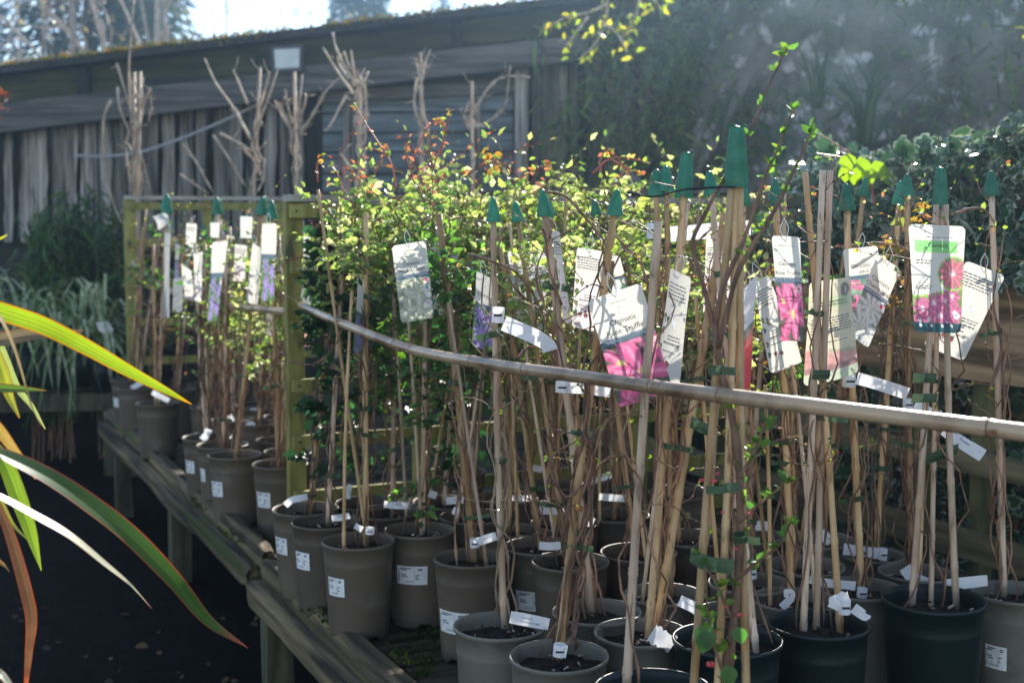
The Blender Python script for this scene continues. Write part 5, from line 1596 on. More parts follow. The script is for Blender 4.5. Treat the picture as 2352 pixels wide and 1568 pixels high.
def roundel(C, X, Y, cx, cy, R, kind):
    r = np.hypot(X - cx, Y - cy) / R
    put(C, (r < 1.0) * 1.0, (.82, .82, .84))
    x, y = (X - cx) / R, (Y - cy) / R
    if kind == 'flag':
        put(C, ((r < .86) & (np.abs(x) > .22) & (np.abs(y) > .22) & (np.abs(np.abs(x) - np.abs(y)) > .16)) * 1.0, (.08, .1, .35))
        put(C, ((r < .86) & ((np.abs(x) < .17) | (np.abs(y) < .17))) * 1.0, (.75, .05, .06))
    elif kind == 'tree':
        put(C, ((np.hypot(x, y + .2) < .4) | ((np.abs(x) < .09) & (y > 0) & (y < .6))) * 1.0, (.02, .22, .12))
    elif kind == 'bee':
        put(C, ((r > .72) & (r < .82)) * 1.0, (.35, .4, .35))
    elif kind == 'fly':
        put(C, (np.hypot(np.abs(x) - .28, y + .1) < .27) * 1.0, (.45, .1, .4))
        put(C, (np.hypot(x, y - .35) < .18) * 1.0, (.7, .08, .1))
    elif kind == 'dark':
        put(C, (r < .86) * 1.0, (.035, .05, .045))
        put(C, (np.hypot(x * 1.3, y) < .5) * 1.0, (.4, .42, .05))
    elif kind == 'darkred':
        put(C, (r < .86) * 1.0, (.035, .05, .045))
        put(C, (np.hypot(x * 1.3, y) < .5) * 1.0, (.6, .04, .03))
    elif kind == 'darkgreen':
        put(C, (r < .86) * 1.0, (.035, .05, .045))
        put(C, (np.hypot(x * 1.3, y) < .45) * 1.0, (.1, .25, .06))
WHITE = (.69, .665, .60)
SLATE = (.10, .15, .20)
def leafbg(C, U, V, mask, a, b, seed, s=3):
    f = np.clip(.5 + fbm(U, V, s, seed) * .9, 0, 1)[..., None]
    m = mask[..., None]
    C[:] = C * (1 - m) + (np.array(a) * (1 - f) + np.array(b) * f) * m
def paint(design, U, V, asp):
    X, Y = U * asp, V
    C = np.ones(U.shape + (3,)) * np.array(WHITE)
    if design in ('rose', 'wisley', 'purple', 'pink', 'champ', 'green'):
        ph = (V > .42) * 1.0
        bgc = {'rose': ((.05, .045, .05), (.16, .17, .12)), 'wisley': ((.15, .19, .11), (.42, .44, .35)), 'purple': ((.03, .10, .03), (.14, .26, .08)),
               'pink': ((.10, .26, .20), (.38, .45, .37)), 'champ': ((.18, .24, .17), (.45, .48, .44)), 'green': ((.02, .1, .05), (.1, .22, .1))}[design]
        leafbg(C, U, V, ph, bgc[0], bgc[1], 3 + len(design))
        Cp = C.copy()
        if design == 'rose':
            pk, pe = (.86, .42, .55), (.78, .15, .34)
            flower(Cp, X, Y, asp * .5, .46, .13, 6, 1.2, pk, pe, (.75, .2, .35), stam=.05)
            flower(Cp, X, Y, asp * .98, .58, .15, 6, .4, pk, pe, (.75, .6, .2), wide=.42, stam=.1)
            flower(Cp, X, Y, asp * .26, .63, .20, 6, .9, pk, pe, (.78, .66, .22), wide=.42, stam=.17)
            flower(Cp, X, Y, asp * .58, .75, .27, 6, .25, pk, pe, (.80, .68, .22), wide=.42, stam=.17)
            flower(Cp, X, Y, asp * .22, .97, .12, 5, .5, pk, (.72, .06, .24), (.75, .2, .35), stam=.03)
        elif design == 'wisley':
            for cx, cy, R in ((.25, .53, .15), (.6, .62, .17), (.30, .88, .17), (.62, .84, .16), (.8, .95, .1), (.3, .7, .1)):
                flower(Cp, X, Y, asp * cx, cy, R, 4, cx * 5, (.78, .78, .60), (.62, .64, .50), (.5, .55, .25), wide=.35, stam=.1)
        elif design in ('purple',):
            for cx, cy, R in ((.3, .55, .12), (.75, .62, .12), (.35, .78, .13), (.78, .84, .12), (.3, .95, .1)):
                flower(Cp, X, Y, asp * cx, cy, R, 8, cx * 5, (.55, .45, .75), (.32, .22, .58), (.6, .55, .6), wide=.5, stam=.1)
        elif design == 'green':
            for cx, cy, R in ((.4, .68, .26), (.5, .95, .12)):
                flower(Cp, X, Y, asp * cx, cy, R, 4, .4, (.8, .8, .78), (.7, .72, .68), (.4, .5, .2), wide=.35, stam=.1)
        elif design == 'pink':
            for cx, cy, R in ((.2, .5, .12), (.7, .62, .2), (.3, .85, .2)):
                flower(Cp, X, Y, asp * cx, cy, R, 6, cx * 5, (.8, .35, .5), (.7, .15, .3), (.7, .65, .4), stam=.15)
        elif design == 'champ':
            for cx, cy, R in ((.55, .58, .2), (.45, .83, .24), (.85, .9, .14)):
                flower(Cp, X, Y, asp * cx, cy, R, 10, cx * 5, (.86, .86, .80), (.72, .73, .72), (.6, .6, .3), wide=.5, stam=.1)
        C[:] = C * (1 - ph[..., None]) + Cp * ph[..., None]
        put(C, ((V > .385) & (V < .445)) * 1.0, SLATE)
        roundel(C, X, Y, asp * .88, .50, .042, 'flag')
        if design == 'wisley':
            roundel(C, X, Y, asp * .88, .60, .042, 'tree'); roundel(C, X, Y, asp * .88, .70, .042, 'bee'); roundel(C, X, Y, asp * .88, .80, .042, 'fly')
        r = np.hypot(X - asp * .5, (Y - .16)) / .085
        put(C, ((r > .9) & (r < 1.0) & (Y < .15)) * .28, (.3, .3, .3))
        put(C, (np.hypot(X - asp * .5, Y - .145) < .013) * .5, (.3, .3, .3))
        put(C, ((np.abs(V - .185) < .004) & (np.abs(U - .5) < .28)) * .35, (.3, .3, .3))
    elif design == 'bigclem':
        C[:] = np.array((.70, .68, .62))
        put(C, ((V > .14) & (V < .26) & (U > .08) & (U < .86)) * 1.0, (.27, .62, .22))
        put(C, (np.hypot(X - asp * .13, Y - .14) < .055) * .25, (.4, .45, .4))
        put(C, (np.hypot(X - asp * .75, Y - .115) < .008) * 1.0, (.7, .08, .12))
        curve = V > .66 - .10 * np.sin(np.clip(U, 0, 1) * 1.8) * U
        ph = curve * 1.0
        leafbg(C, U, V, ph, (.16, .26, .08), (.30, .40, .16), 5)
        put(C, (curve & (V < .68 - .10 * np.sin(np.clip(U, 0, 1) * 1.8) * U)) * 1.0, (.3, .55, .12))
        Cp = C.copy()
        for i, (cx, cy, R) in enumerate(((.18, .78, .10), (.42, .72, .10), (.55, .84, .11), (.3, .88, .09), (.78, .66, .10), (.85, .82, .11), (.12, .9, .08), (.65, .7, .08), (.7, .92, .09))):
            flower(Cp, X, Y, asp * cx, cy, R * 1.1, 8, i, (.75, .30, .42), (.62, .16, .33), (.8, .72, .74), wide=.28, stam=.22)
        C[:] = C * (1 - ph[..., None]) + Cp * ph[..., None]
        r = np.hypot(X - asp * .80, Y - .445)
        put(C, ((r < .162)) * 1.0, (.36, .62, .14))
        inn = (r < .15) * 1.0
        Cp = C.copy()
        Cp[:] = np.array((.22, .35, .16))
        flower(Cp, X, Y, asp * .79, .45, .16, 10, .3, (.80, .36, .40), (.66, .2, .26), (.82, .74, .76), wide=.2, stam=.19)
        C[:] = C * (1 - inn[..., None]) + Cp * inn[..., None]
        roundel(C, X, Y, asp * .89, .84, .035, 'tree')
        put(C, (V > .905) * 1.0, (.03, .10, .13))
        for k in range(4):
            put(C, (np.hypot(X - asp * (.14 + .22 * k), Y - .935) < .016) * 1.0, (.7, .75, .75))
    elif design == 'bigback':
        C[:] = np.array((.72, .66, .50))
        put(C, ((V > .16) & (V < .28) & (U > .06) & (U < .9)) * .45, (.35, .62, .25))
        ph = V > .66 + .06 * U
        leafbg(C, U, V, ph * 1.0, (.60, .28, .27), (.80, .50, .46), 9, 6)
        put(C, (ph & (V < .69 + .06 * U) & (U > .4)) * .8, (.45, .52, .3))
        put(C, ((V > .83) & (V < .90)) * .65, (.22, .15, .16))
        put(C, (V > .90) * 1.0, (.60, .66, .50))
        put(C, (np.hypot(X - asp * .80, Y - .115) < .07) * 1.0, (.25, .24, .22))
        for k in range(3):
            put(C, (np.hypot(X - asp * (.4 + .22 * k), Y - .945) < .012) * .7, (.2, .25, .2))
    elif design == 'red':
        C[:] = np.array((.8, .8, .8))
        ph = (V > .42) * 1.0
        leafbg(C, U, V, ph, (.05, .25, .2), (.35, .4, .3), 8)
        put(C, ((V > .5) & (U > .25)) * 1.0, (.80, .08, .10))
        put(C, ((V > .45) & (V < .6) & (U > .5)) * .6, (.8, .3, .25))
    elif design in ('back', 'backpink'):
        if design == 'backpink':
            leafbg(C, U, V, ((V > .45)) * .8, (.82, .62, .66), (.80, .78, .76), 4)
        put(C, (np.abs(V - .36) < .003) * .8, (.3, .3, .3))
        put(C, (np.abs(V - .90) < .003) * .8, (.3, .3, .3))
        for cx, cy, kd in ((.10, .42, 'dark'), (.29, .44, 'dark'), (.10, .54, 'darkgreen'), (.10, .69, 'dark'), (.10, .81, 'darkgreen'), (.30, .82, 'darkred'), (.50, .83, 'darkred'), (.62, .46, 'bee')):
            roundel(C, X, Y, asp * cx, cy, .033, kd)
    elif design == 'plain':
        C[:] = np.array((.62, .62, .58))
    return C

def card(label, design, corners, Y, dy=(0, 0, 0, 0), texts=(), lines=(), nu=26, nv=52, bow=.0, twine=True, mat='tagm', group='plant labels on the climbers', name='plant_tag', curl=0.0):
    """corners px: TL TR BR BL; real depth per corner"""
    w = [P(x, y, Y + d) for (x, y), d in zip(corners, dy)]
    Wd, Hd = (w[1] - w[0]).length, (w[3] - w[0]).length
    nrm = (w[1] - w[0]).cross(w[3] - w[0]).normalized()
    if nrm.dot(EYE - w[0]) < 0:
        nrm = -nrm
    def f(u, v, lift=0.0):
        q = w[0] * (1 - u) * (1 - v) + w[1] * u * (1 - v) + w[2] * u * v + w[3] * (1 - u) * v
        return q + nrm * (lift + bow * math.sin(math.pi * u) + curl * math.sin(math.pi * v * .9) + .0015 * math.sin(5 * v + 3 * u))
    t = thing(name, label, 'plant tag', tuple((w[2] + w[3]) / 2), group)
    us, vs_ = np.linspace(0, 1, nu + 1), np.linspace(0, 1, nv + 1)
    U, V = np.meshgrid(us, vs_)
    asp = max(Wd, .04) / Hd if Hd > 0 else .5
    C = np.clip(paint(design, U, V, asp if asp > .3 else .5), 0, 1)
    rc = .05
    verts = []
    for j in range(nv + 1):
        for i in range(nu + 1):
            u, v = us[i], vs_[j]
            x, y = u * .5, v                       # rounded corners in a 1:2 frame
            cx = min(max(x, rc), .5 - rc); cy = min(max(y, rc), 1 - rc)
            d = math.hypot(x - cx, y - cy)
            if d > rc:
                x, y = cx + (x - cx) * rc / d, cy + (y - cy) * rc / d
            verts.append(tuple(f(x / .5, y)))
    k = nu + 1
    tris = []
    for j in range(nv):
        for i in range(nu):
            a = j * k + i
            tris += [(a, a + 1, a + k + 1), (a, a + k + 1, a + k)]
    org = np.array(WORLD(t))
    o = link('card', tri_mesh('card', np.array(verts) - org, np.array(tris), C.reshape(-1, 3), True), M[mat], None)
    o.parent = t
    for (s_, uc, vb, hv, mt) in texts:
        v, fcs = text_geo(s_)
        m = MB()
        kx = hv * Hd / max(Wd, .03)
        m.add([tuple(f(uc + x * kx, vb - y * hv, .0007)) for x, y in v], fcs)
        m.build('lettering', M[mt], t)
    if lines:
        m = MB()
        for (u0, u1, v0, v1, rows) in lines:
            for r in range(rows):
                vv = v0 + (v1 - v0) * (r + .5) / rows
                h = (v1 - v0) / rows * .22
                u = u0
                ue = u1 - random.uniform(0, .12) * (u1 - u0)
                while u < ue:
                    L = random.uniform(.04, .11)
                    e = min(u + L, ue)
                    m.add([tuple(f(a, b, .0007)) for a, b in ((u, vv - h), (e, vv - h), (e, vv + h), (u, vv + h))], [(0, 1, 2, 3)])
                    u = e + .022
        m.build('small_print', M['ink_soft'], t, kind='stuff')
    if twine:
        m = MB()
        h = f(.5, .045, .001)
        e = f(.5, -.02, -.004) + Vector((random.uniform(-.015, .015), .015, .03))
        m.tube([Vector(q) for q in smooth([tuple(h), tuple((h + e) / 2 + Vector((.006, -.004, .004))), tuple(e)], 4)], .0009, 5)
        m.tube([Vector(q) for q in smooth([tuple(e), tuple((h + e) / 2 + Vector((-.008, .004, .0))), tuple(f(.5, .05, -.001))], 4)], .0009, 5)
        m.build('twine', M['twine'], t)
    return t
INK, SOFT, WI = 'ink', 'ink_soft', 'ink_white'
BACKL = [(.06, .92, .10, .26, 5), (.4, .92, .56, .62, 2), (.22, .9, .62, .665, 1), (.22, .75, .70, .73, 1), (.05, .3, .945, .965, 1)]
def front(n1, n2, band, h=.068):
    return [(n1, .5, .280, h, INK), (n2, .5, .365, h, INK), (band, .5, .432, .042, WI), ('TEMPTATIONS', .5, .10, .024, SOFT)]
card('near tilted tag reading Clematis Rose Truffle over pink flowers, above the bamboo pole', 'rose', [(1350, 690), (1472, 649), (1546, 896), (1421, 937)], 2.47, texts=front('Clematis', 'Rose Truffle', 'SPRING FLOWERING'), bow=.004)
card('white tag back with dark round icons beside the near pink flowered tag', 'back', [(1540, 615), (1588, 638), (1559, 889), (1503, 872)], 2.5, (0, .05, .05, 0), lines=BACKL, bow=-.006)
card('upright tag reading Clematis Rose Truffle hanging on a green tied cane', 'rose', [(1772, 541), (1837, 544), (1848, 783), (1792, 783)], 2.55, texts=front('Clematis', 'Rose Truffle', 'SPRING FLOWERING', .05), bow=-.004)
card('cream tag back with a round number 3 behind the two uncapped canes', 'bigback', [(1859, 647), (1953, 634), (1971, 855), (1846, 888)], 2.84, (.0, .05, .05, .0), texts=[('3', .80, .145, .085, WI), ('Clematis', .22, .13, .045, SOFT)],
     lines=[(.08, .85, .2, .26, 2), (.06, .95, .36, .52, 6), (.1, .8, .6, .62, 1)], bow=.012, twine=False)
card("white tag showing am's Pi and pale pink petals, behind the cane", 'pink', [(1936, 573), (2016, 564), (2032, 720), (1950, 732)], 2.98, texts=[('Clematis', .45, .285, .08, INK), ("am's Pi", .62, .37, .08, INK)])
card('slanted tag reading Clematis Champagne with white star flowers', 'champ', [(2016, 583), (2069, 619), (1994, 799), (1941, 763)], 2.93, texts=[('Clematis', .5, .285, .075, INK), ('Champagne', .5, .365, .072, INK), ('SPRING FLOWERING', .5, .432, .042, WI)])
card('big Clematis tag with a green heading and rows of double pink flowers', 'bigclem', [(2086, 514), (2218, 520), (2206, 765), (2101, 761)], 2.84, texts=[('Clematis', .5, .205, .055, INK)],
     lines=[(.3, .72, .105, .125, 1), (.1, .4, .32, .37, 2), (.06, .4, .56, .60, 2)], nu=40, nv=72, twine=False, bow=.005)
card('slanted white tag back right of the big Clematis tag', 'back', [(2219, 598), (2309, 634), (2213, 829), (2121, 793)], 3.02, lines=BACKL, bow=.003)
card('steep white tag with a red flower edge, half turned away', 'red', [(1694, 678), (1740, 627), (1722, 890), (1699, 907)], 2.6, (0, .07, .07, 0))
card('white tag back slanting behind the upright pink flowered tag', 'back', [(1730, 650), (1765, 631), (1841, 829), (1769, 858)], 2.76, lines=BACKL)
card('white tag back with round icons left of the near tilted tag', 'backpink', [(1325, 568), (1386, 577), (1373, 763), (1313, 749)], 3.0, lines=BACKL)
card('dark green flowered tag half hidden behind the slanted capped cane', 'green', [(1390, 586), (1424, 588), (1452, 702), (1408, 716)], 3.06)
card('narrow pinkish tag back turned edgeways beside the thick grey cane', 'backpink', [(1265, 529), (1286, 533), (1311, 739), (1297, 747)], 2.95, (0, .06, .06, 0), lines=BACKL)
card('large white tag back with icons behind the leaning cane', 'backpink', [(1622, 548), (1672, 550), (1690, 732), (1615, 724)], 3.1, lines=BACKL)
card('tag with hanging violet flowers behind the first capped cane', 'purple', [(1094, 622), (1134, 643), (1135, 806), (1084, 795)], 3.0, (0, .04, .04, 0), texts=[('Clematis', .5, .30, .08, INK)])
card('edgeways tag with violet flowers beside the foremost leafy cane', 'purple', [(821, 651), (843, 665), (838, 817), (811, 806)], 3.5, (0, .07, .07, 0))
card('tag reading Clematis Wisley Cream with cream flowers among the leaves', 'wisley', [(900, 565), (978, 552), (998, 729), (921, 742)], 3.3, texts=front('Clematis', 'Wisley Cream', 'WINTER FLOWERING', .06), bow=.004)
card('white tag back directly right of the cream flowered tag', 'back', [(984, 556), (1012, 556), (1021, 723), (998, 722)], 3.65, lines=BACKL)
card('small bright tag back high above the leafy row right of the cream flowered tag', 'plain', [(1034, 576), (1053, 574), (1051, 632), (1036, 634)], 3.7)
card('pale backlit tag seen through leaves left of the thick grey cane', 'plain', [(1165, 574), (1255, 582), (1256, 755), (1192, 760)], 3.45, lines=[(.1, .9, .2, .4, 5)])
card('white and green tag with a big white petal right of the trellis upright', 'green', [(702, 560), (729, 560), (716, 700), (690, 698)], 4.2, (0, .05, .05, 0))
card('large blank white tag behind the trellis upright', 'plain', [(676, 528), (716, 522), (714, 588), (678, 592)], 4.5)
card('small magenta flowered tag low beside the trellis upright', 'rose', [(686, 700), (712, 702), (712, 797), (688, 795)], 4.45)
card('crumpled white tag high at the left of the far bay', 'plain', [(350, 498), (378, 489), (388, 512), (362, 530)], 6.0, (0, .04, .05, 0), bow=.012, curl=.02, twine=False)
card('silvery tag seen edge on along a far cane', 'plain', [(378, 535), (392, 534), (388, 730), (376, 728)], 5.5, (0, .1, .1, 0))
card('pointed white tag back with dark spots in the far bay', 'back', [(416, 604), (440, 622), (446, 682), (424, 680)], 5.0)
card('narrow pink edged tag left of the blue flowered tag', 'backpink', [(445, 582), (466, 578), (462, 694), (447, 690)], 5.0)
card('long blue flowered tag hanging crooked over the thin pole', 'purple', [(488, 556), (523, 552), (500, 738), (474, 736)], 4.8)
card('curved narrow white tag back in the middle of the far bay', 'back', [(580, 556), (600, 570), (592, 700), (566, 694)], 4.5, bow=.008)
card('violet flowered tag beside the trellis upright in the far bay', 'purple', [(602, 513), (636, 513), (630, 693), (598, 690)], 4.4)
card('small white tag over the orange leaves of the far bay', 'plain', [(482, 511), (505, 511), (503, 546), (483, 546)], 5.0)
card('folded white tag with printed lines low beside the red flowered tag', 'plain', [(1777, 800), (1830, 782), (1842, 831), (1776, 858)], 2.9, lines=[(.1, .9, .55, .95, 5)], twine=False)

card('pale tag back hanging high between two far bay canes, left of the middle caps', 'back', [(428, 512), (452, 514), (448, 590), (426, 586)], 5.3, lines=BACKL)
card('cream tag low in the far bay above the plain corner pot', 'plain', [(398, 640), (422, 636), (418, 716), (396, 718)], 5.6, (0, .05, .05, 0))
card('lime lit tag back in the far bay beside the curved narrow tag', 'backpink', [(540, 560), (568, 564), (562, 648), (536, 644)], 5.2, lines=BACKL)
card('small pale tag just below the far bay top rail, right of centre', 'plain', [(552, 496), (580, 498), (578, 548), (552, 546)], 5.1)
card('narrow pale tag low in the far bay under the violet flowered tag', 'back', [(612, 705), (634, 704), (630, 770), (612, 772)], 4.7, (0, .04, .04, 0), lines=BACKL)
card('flowered tag seen edgeways at the left of the far bay', 'purple', [(402, 560), (414, 562), (410, 650), (400, 648)], 5.8, (0, .06, .06, 0))

# ------------------------------------------------------------------ loop-lock strap labels
def strap(label, loop, tail, Y, w=.02, dY=0.0, text=None, torn=False, loop_r=.012, name='strap_label'):
    """band round a cane at 'loop' px with a tail through the px points"""
    t = thing(name, label, 'plant label', tuple(P(loop[0], loop[1], Y)), 'white strap labels')
    if loop_r:
        c = P(loop[0], loop[1], Y)
        m = MB(); n = 16
        tl = Matrix.Rotation(random.uniform(-.1, .1), 3, 'Y')
        m.add([c + tl @ Vector((math.cos(6.283 * j / n) * loop_r, math.sin(6.283 * j / n) * loop_r, z)) for z in (-w / 2, w / 2) for j in range(n)],
              [(j, (j + 1) % n, n + (j + 1) % n, n + j) for j in range(n)])
        m.build('loop', M['strap'], t, smooth_=True)
        m = MB(); m.box(c + Vector((0, -loop_r - .0004, 0)), (loop_r * 1.3, .0008, w * .16)); m.build('slot', M['ink'], t)
    if tail:
        k = len(tail)
        pts = [P(x, y, Y - .004 + dY * i / (k - 1)) for i, (x, y) in enumerate(tail)]
        pts = [Vector(q) for q in smooth([tuple(p) for p in pts], 5)]
        side = []
        for i in range(len(pts)):
            d = (pts[min(i + 1, len(pts) - 1)] - pts[max(i - 1, 0)])
            s_ = Vector((0, -1, 0)).cross(d)
            s_.y += random.uniform(-.0, .0) + .3 * s_.length * math.sin(i * .35)
            side.append(s_.normalized())
        ws = [w] * len(pts)
        if torn:
            ws = [w * random.uniform(.8, 1.2) for _ in pts]
        m = MB(); m.ribbon(pts, side, ws, fold=.04, up=Vector((0, -1, 0)))
        m.build('strip', M['strap'], t, smooth_=True)
        if text:
            d = (pts[-1] - pts[0]); L = d.length; d.normalize()
            m = MB()
            sd = side[len(side) // 2]
            if sd.z < 0:
                sd = -sd
            for s_, (uo, vo, hh) in text:
                v, fcs = text_geo(s_)
                o_ = pts[0] + d * (L * uo) + Vector((0, -.0022, 0))
                m.add([tuple(o_ + d * (x * hh) + sd * (vo + y * hh)) for x, y in v], fcs)
            m.build('lettering', M['ink'], t)
    return t
def py_(k, dy=-.02):
    return PLANTS[k][1].y + dy
LT = [('CLEMATIS', (.42, .0022, .0055)), ('Champagne Truffle', (.52, -.0055, .0055))]
L2 = [('CLEMATIS', (.55, .001, .005))]
strap('white strip reading CLEMATIS Champagne Truffle lying across the front grey pot', (1178, 1412), [(1172, 1416), (1215, 1424), (1261, 1433)], py_('AA', -.03), .026, text=LT, loop_r=0)
strap('white loop label at the foot of the nearest leaning cane', (1285, 1492), [(1292, 1494), (1302, 1496)], py_('AB', -.07), .024)
strap('white curled strip bent down from the first capped cane above the pole', (1144, 723), [(1157, 742), (1195, 758), (1235, 776), (1258, 792), (1263, 806)], 2.72, .032, loop_r=.013)
strap('long blank white strip below the bamboo pole on the thick grey cane', (1291, 888), [(1304, 890), (1350, 893), (1402, 900)], 2.62, .022, loop_r=.0135)
strap('wide bright white strip high behind the tall green caps', (1497, 530), [(1540, 538), (1600, 533), (1660, 528), (1724, 523)], 3.05, .036, loop_r=.012)
strap('torn white label with its strip on the cane below the cream tag', (1950, 874), [(1968, 868), (2010, 880), (2085, 904)], 2.98, .028, loop_r=.015)
strap('crumpled white label half behind the pole left of the green tied canes', (2085, 928), [(2100, 930), (2130, 945), (2160, 955)], 3.1, .026, loop_r=.012)
strap('white label with four dark dots slanting under the pole at the right', (2150, 965), [(2170, 985), (2200, 1010), (2258, 1046)], 2.95, .03, loop_r=0, text=[('Clematis', (.5, 0, .008)), ('::', (.88, 0, .012))])
strap('torn white label round the cane in the three cane dark green pot', (1940, 1392), [(1915, 1398), (1925, 1380), (1950, 1372)], py_('BF', -.07), .030, torn=True)
strap('dull strip behind the torn label at the green pot rim', (1955, 1400), [(1960, 1395), (1985, 1412), (1990, 1408)], py_('BF', -.03), .022, loop_r=0)
strap('crumpled square white label on the two leaning canes', (1518, 1464), [(1496, 1452), (1520, 1466), (1546, 1480)], py_('AD', -.09), .036, loop_r=0, torn=True)
strap('white label at the bottom right of the quince with dark lettering', (1728, 1512), [(1716, 1516), (1730, 1540), (1752, 1566)], PZ(1740, 1500, .74).y - .03, .026, text=[('Chaenomeles', (.55, 0, .006))], torn=True)
strap('small white label among quince stems left of the dark green pot', (1560, 1385), [(1560, 1378), (1590, 1392), (1604, 1402)], py_('BJ', -.05), .022, text=L2, loop_r=0)
strap('white label on the cane of the pot with the foremost leafy row', (850, 1218), [(832, 1216), (815, 1206)], py_('O', -.03), .018)
strap('white strip on the rim of the second pot from the trellis', (765, 1188), [(762, 1190), (785, 1188), (803, 1183)], py_('N', -.05), .018, loop_r=0, text=L2)
strap('bent grey white label arching over the pot against the trellis', (702, 1142), [(655, 1160), (670, 1148), (690, 1143), (706, 1140)], py_('M', -.04), .020, loop_r=0)
strap('white strip curling down beside the hanging label pot under the trellis', (800, 1115), [(805, 1112), (800, 1128), (798, 1145)], py_('R', -.06), .016, loop_r=0)
strap('long white label standing out of the leafy clematis pot', (876, 1158), [(882, 1157), (910, 1160), (942, 1162)], py_('Q', -.04), .020, loop_r=0, text=L2)
strap('white folded label at the rim of the ivy leaved climber pot', (1000, 1132), [(985, 1132), (1003, 1138)], py_('S', -.06), .022, loop_r=0)
strap('white label tilted up from the pale leaved clematis pot', (1035, 1150), [(1025, 1150), (1070, 1146)], py_('T', -.05), .022, loop_r=0, text=L2)
strap('white looped label on the sticker pot right of the foremost leafy pot', (1042, 1172), [(1040, 1170), (1052, 1176)], py_('P', -.05), .022, loop_r=0, torn=True)
strap('white tilted label on the thick cane of the broad stickered pot', (1090, 1246), [(1098, 1244), (1120, 1236), (1140, 1230)], py_('U', -.03), .022, text=L2)
strap('white label across the rim behind the broad stickered pot', (1185, 1146), [(1172, 1142), (1200, 1144), (1222, 1142)], py_('W', -.05), .018, loop_r=0)
strap('white strip lying on the compost beside the bare compost pot', (1240, 1255), [(1238, 1252), (1262, 1254), (1288, 1252)], py_('Z', -.04), .020, loop_r=0)
strap('blank white strip standing out left of the leaning cane at the back', (1250, 1172), [(1240, 1172), (1268, 1173), (1297, 1174)], py_('X', -.07), .020, loop_r=0)
strap('white marker label upright in the pot beneath the brown vines', (1358, 1200), [(1352, 1212), (1362, 1188)], py_('X', -.02), .016, loop_r=0)
strap('white label tilted at the very back behind the leaning canes', (1350, 1100), [(1354, 1106), (1408, 1088)], py_('AH', -.05), .022, loop_r=0, text=L2)
strap('long blank white label at the rim below the tilted back label', (1408, 1145), [(1376, 1140), (1410, 1143), (1446, 1145)], py_('AG', -.05), .020, loop_r=0)
strap('white label with print at the back left of the leaning canes', (1215, 1078), [(1210, 1072), (1245, 1078)], py_('W2', -.05), .020, loop_r=0, text=L2)
strap('small white band round a cane at the back above the blank strip', (1248, 1158), [], py_('X', .0), .020)
strap('white label with black marks standing in the middle back pot', (1722, 1208), [(1735, 1206), (1768, 1208)], py_('BM', -.05), .026, loop_r=0, text=[('II', (.5, -.004, .012))])
strap('slanted white label near the fence by the bare canes', (1890, 1236), [(1885, 1222), (1908, 1244)], py_('BL', -.06), .028, loop_r=0, text=L2)
strap('white band and slot on the cane left of the uncapped canes', (1726, 1315), [(1718, 1313), (1700, 1315)], py_('BK', -.02), .026)
strap('curled white strip inside the pot behind the torn label', (1810, 1372), [(1800, 1362), (1818, 1362), (1812, 1378), (1795, 1395)], py_('BE', -.06), .018, loop_r=0)
strap('wide blank white strip on the pot against the fence', (2028, 1272), [(2018, 1270), (1980, 1266), (1937, 1260)], py_('BB', -.06), .030, loop_r=.011)
strap('folded white label behind the big dark green pot', (2085, 1306), [(2078, 1302), (2095, 1325), (2130, 1340)], py_('BC', -.06), .030, loop_r=0)
strap('white label lying on the rim between the big dark green pot and the edge pot', (2255, 1336), [(2170, 1343), (2215, 1338), (2268, 1332)], py_('BH', -.05), .026, loop_r=0)
strap('white band with a dull strip on the orange brown cane', (1980, 1360), [(1965, 1345), (1900, 1338), (1860, 1328)], py_('BD', -.03), .022)
strap('white label in the pot beside the far bay single cane', (472, 998), [(480, 985), (474, 998), (464, 1010)], py_('F', -.06), .028, loop_r=0, torn=True)
strap('white label behind the yellow leaf tip in the far bay', (470, 938), [(452, 938), (482, 942)], py_('D', -.05), .026, loop_r=0)
strap('tilted white label over the second trio pot of the far bay', (520, 966), [(500, 968), (520, 964), (536, 958)], py_('F', .02), .028, loop_r=0)
strap('white label pair deep in the far bay, right piece', (590, 944), [(575, 944), (606, 943)], py_('E2', -.05), .028, loop_r=0)
strap('folded small white label deep in the far bay near the green leaf', (575, 985), [(565, 978), (580, 974), (582, 990)], py_('E5', -.05), .022, loop_r=0, torn=True)
strap('white label slanting down on the plain corner pot', (360, 900), [(350, 900), (368, 910), (388, 921)], py_('C', -.06), .026, loop_r=0)
strap('white label strip poking up from the second pot at the far end', (315, 882), [(302, 892), (315, 884), (327, 878)], py_('B', -.06), .028, loop_r=0)
# wide green bands
for lab, path, Y, w in (('long green tape stretched between two canes under the pole at the right', [(2105, 1062), (2150, 1048), (2200, 1030)], 2.9, .024),
                        ('green tape round the pair of canes under the big Clematis tag', [(2096, 868), (2150, 868)], 2.83, .022), ('green tape round the canes below the cream number tag', [(1866, 860), (1906, 860)], 2.72, .020),
                        ('lower green tape round the green capped pair', [(2094, 914), (2152, 914)], 2.83, .020), ('sunlit green tape on the quince canes', [(1586, 1272), (1620, 1292), (1685, 1302)], PZ(1640, 1640, .78).y - .02, .026),
                        ('broad green tape flag behind the pole above the quince', [(1586, 968), (1635, 992)], 2.6, .024)):
    pts = [Vector(q) for q in smooth([tuple(P(x, y, Y - .012)) for x, y in path], 5)]
    m = MB(); m.ribbon(pts, Vector((0.12, -.1, 1)), w, fold=.08, up=Vector((0, -1, 0)))
    tag(m.build('green_tape', M['tie'], None), lab, 'plant tie', 'green plant ties')

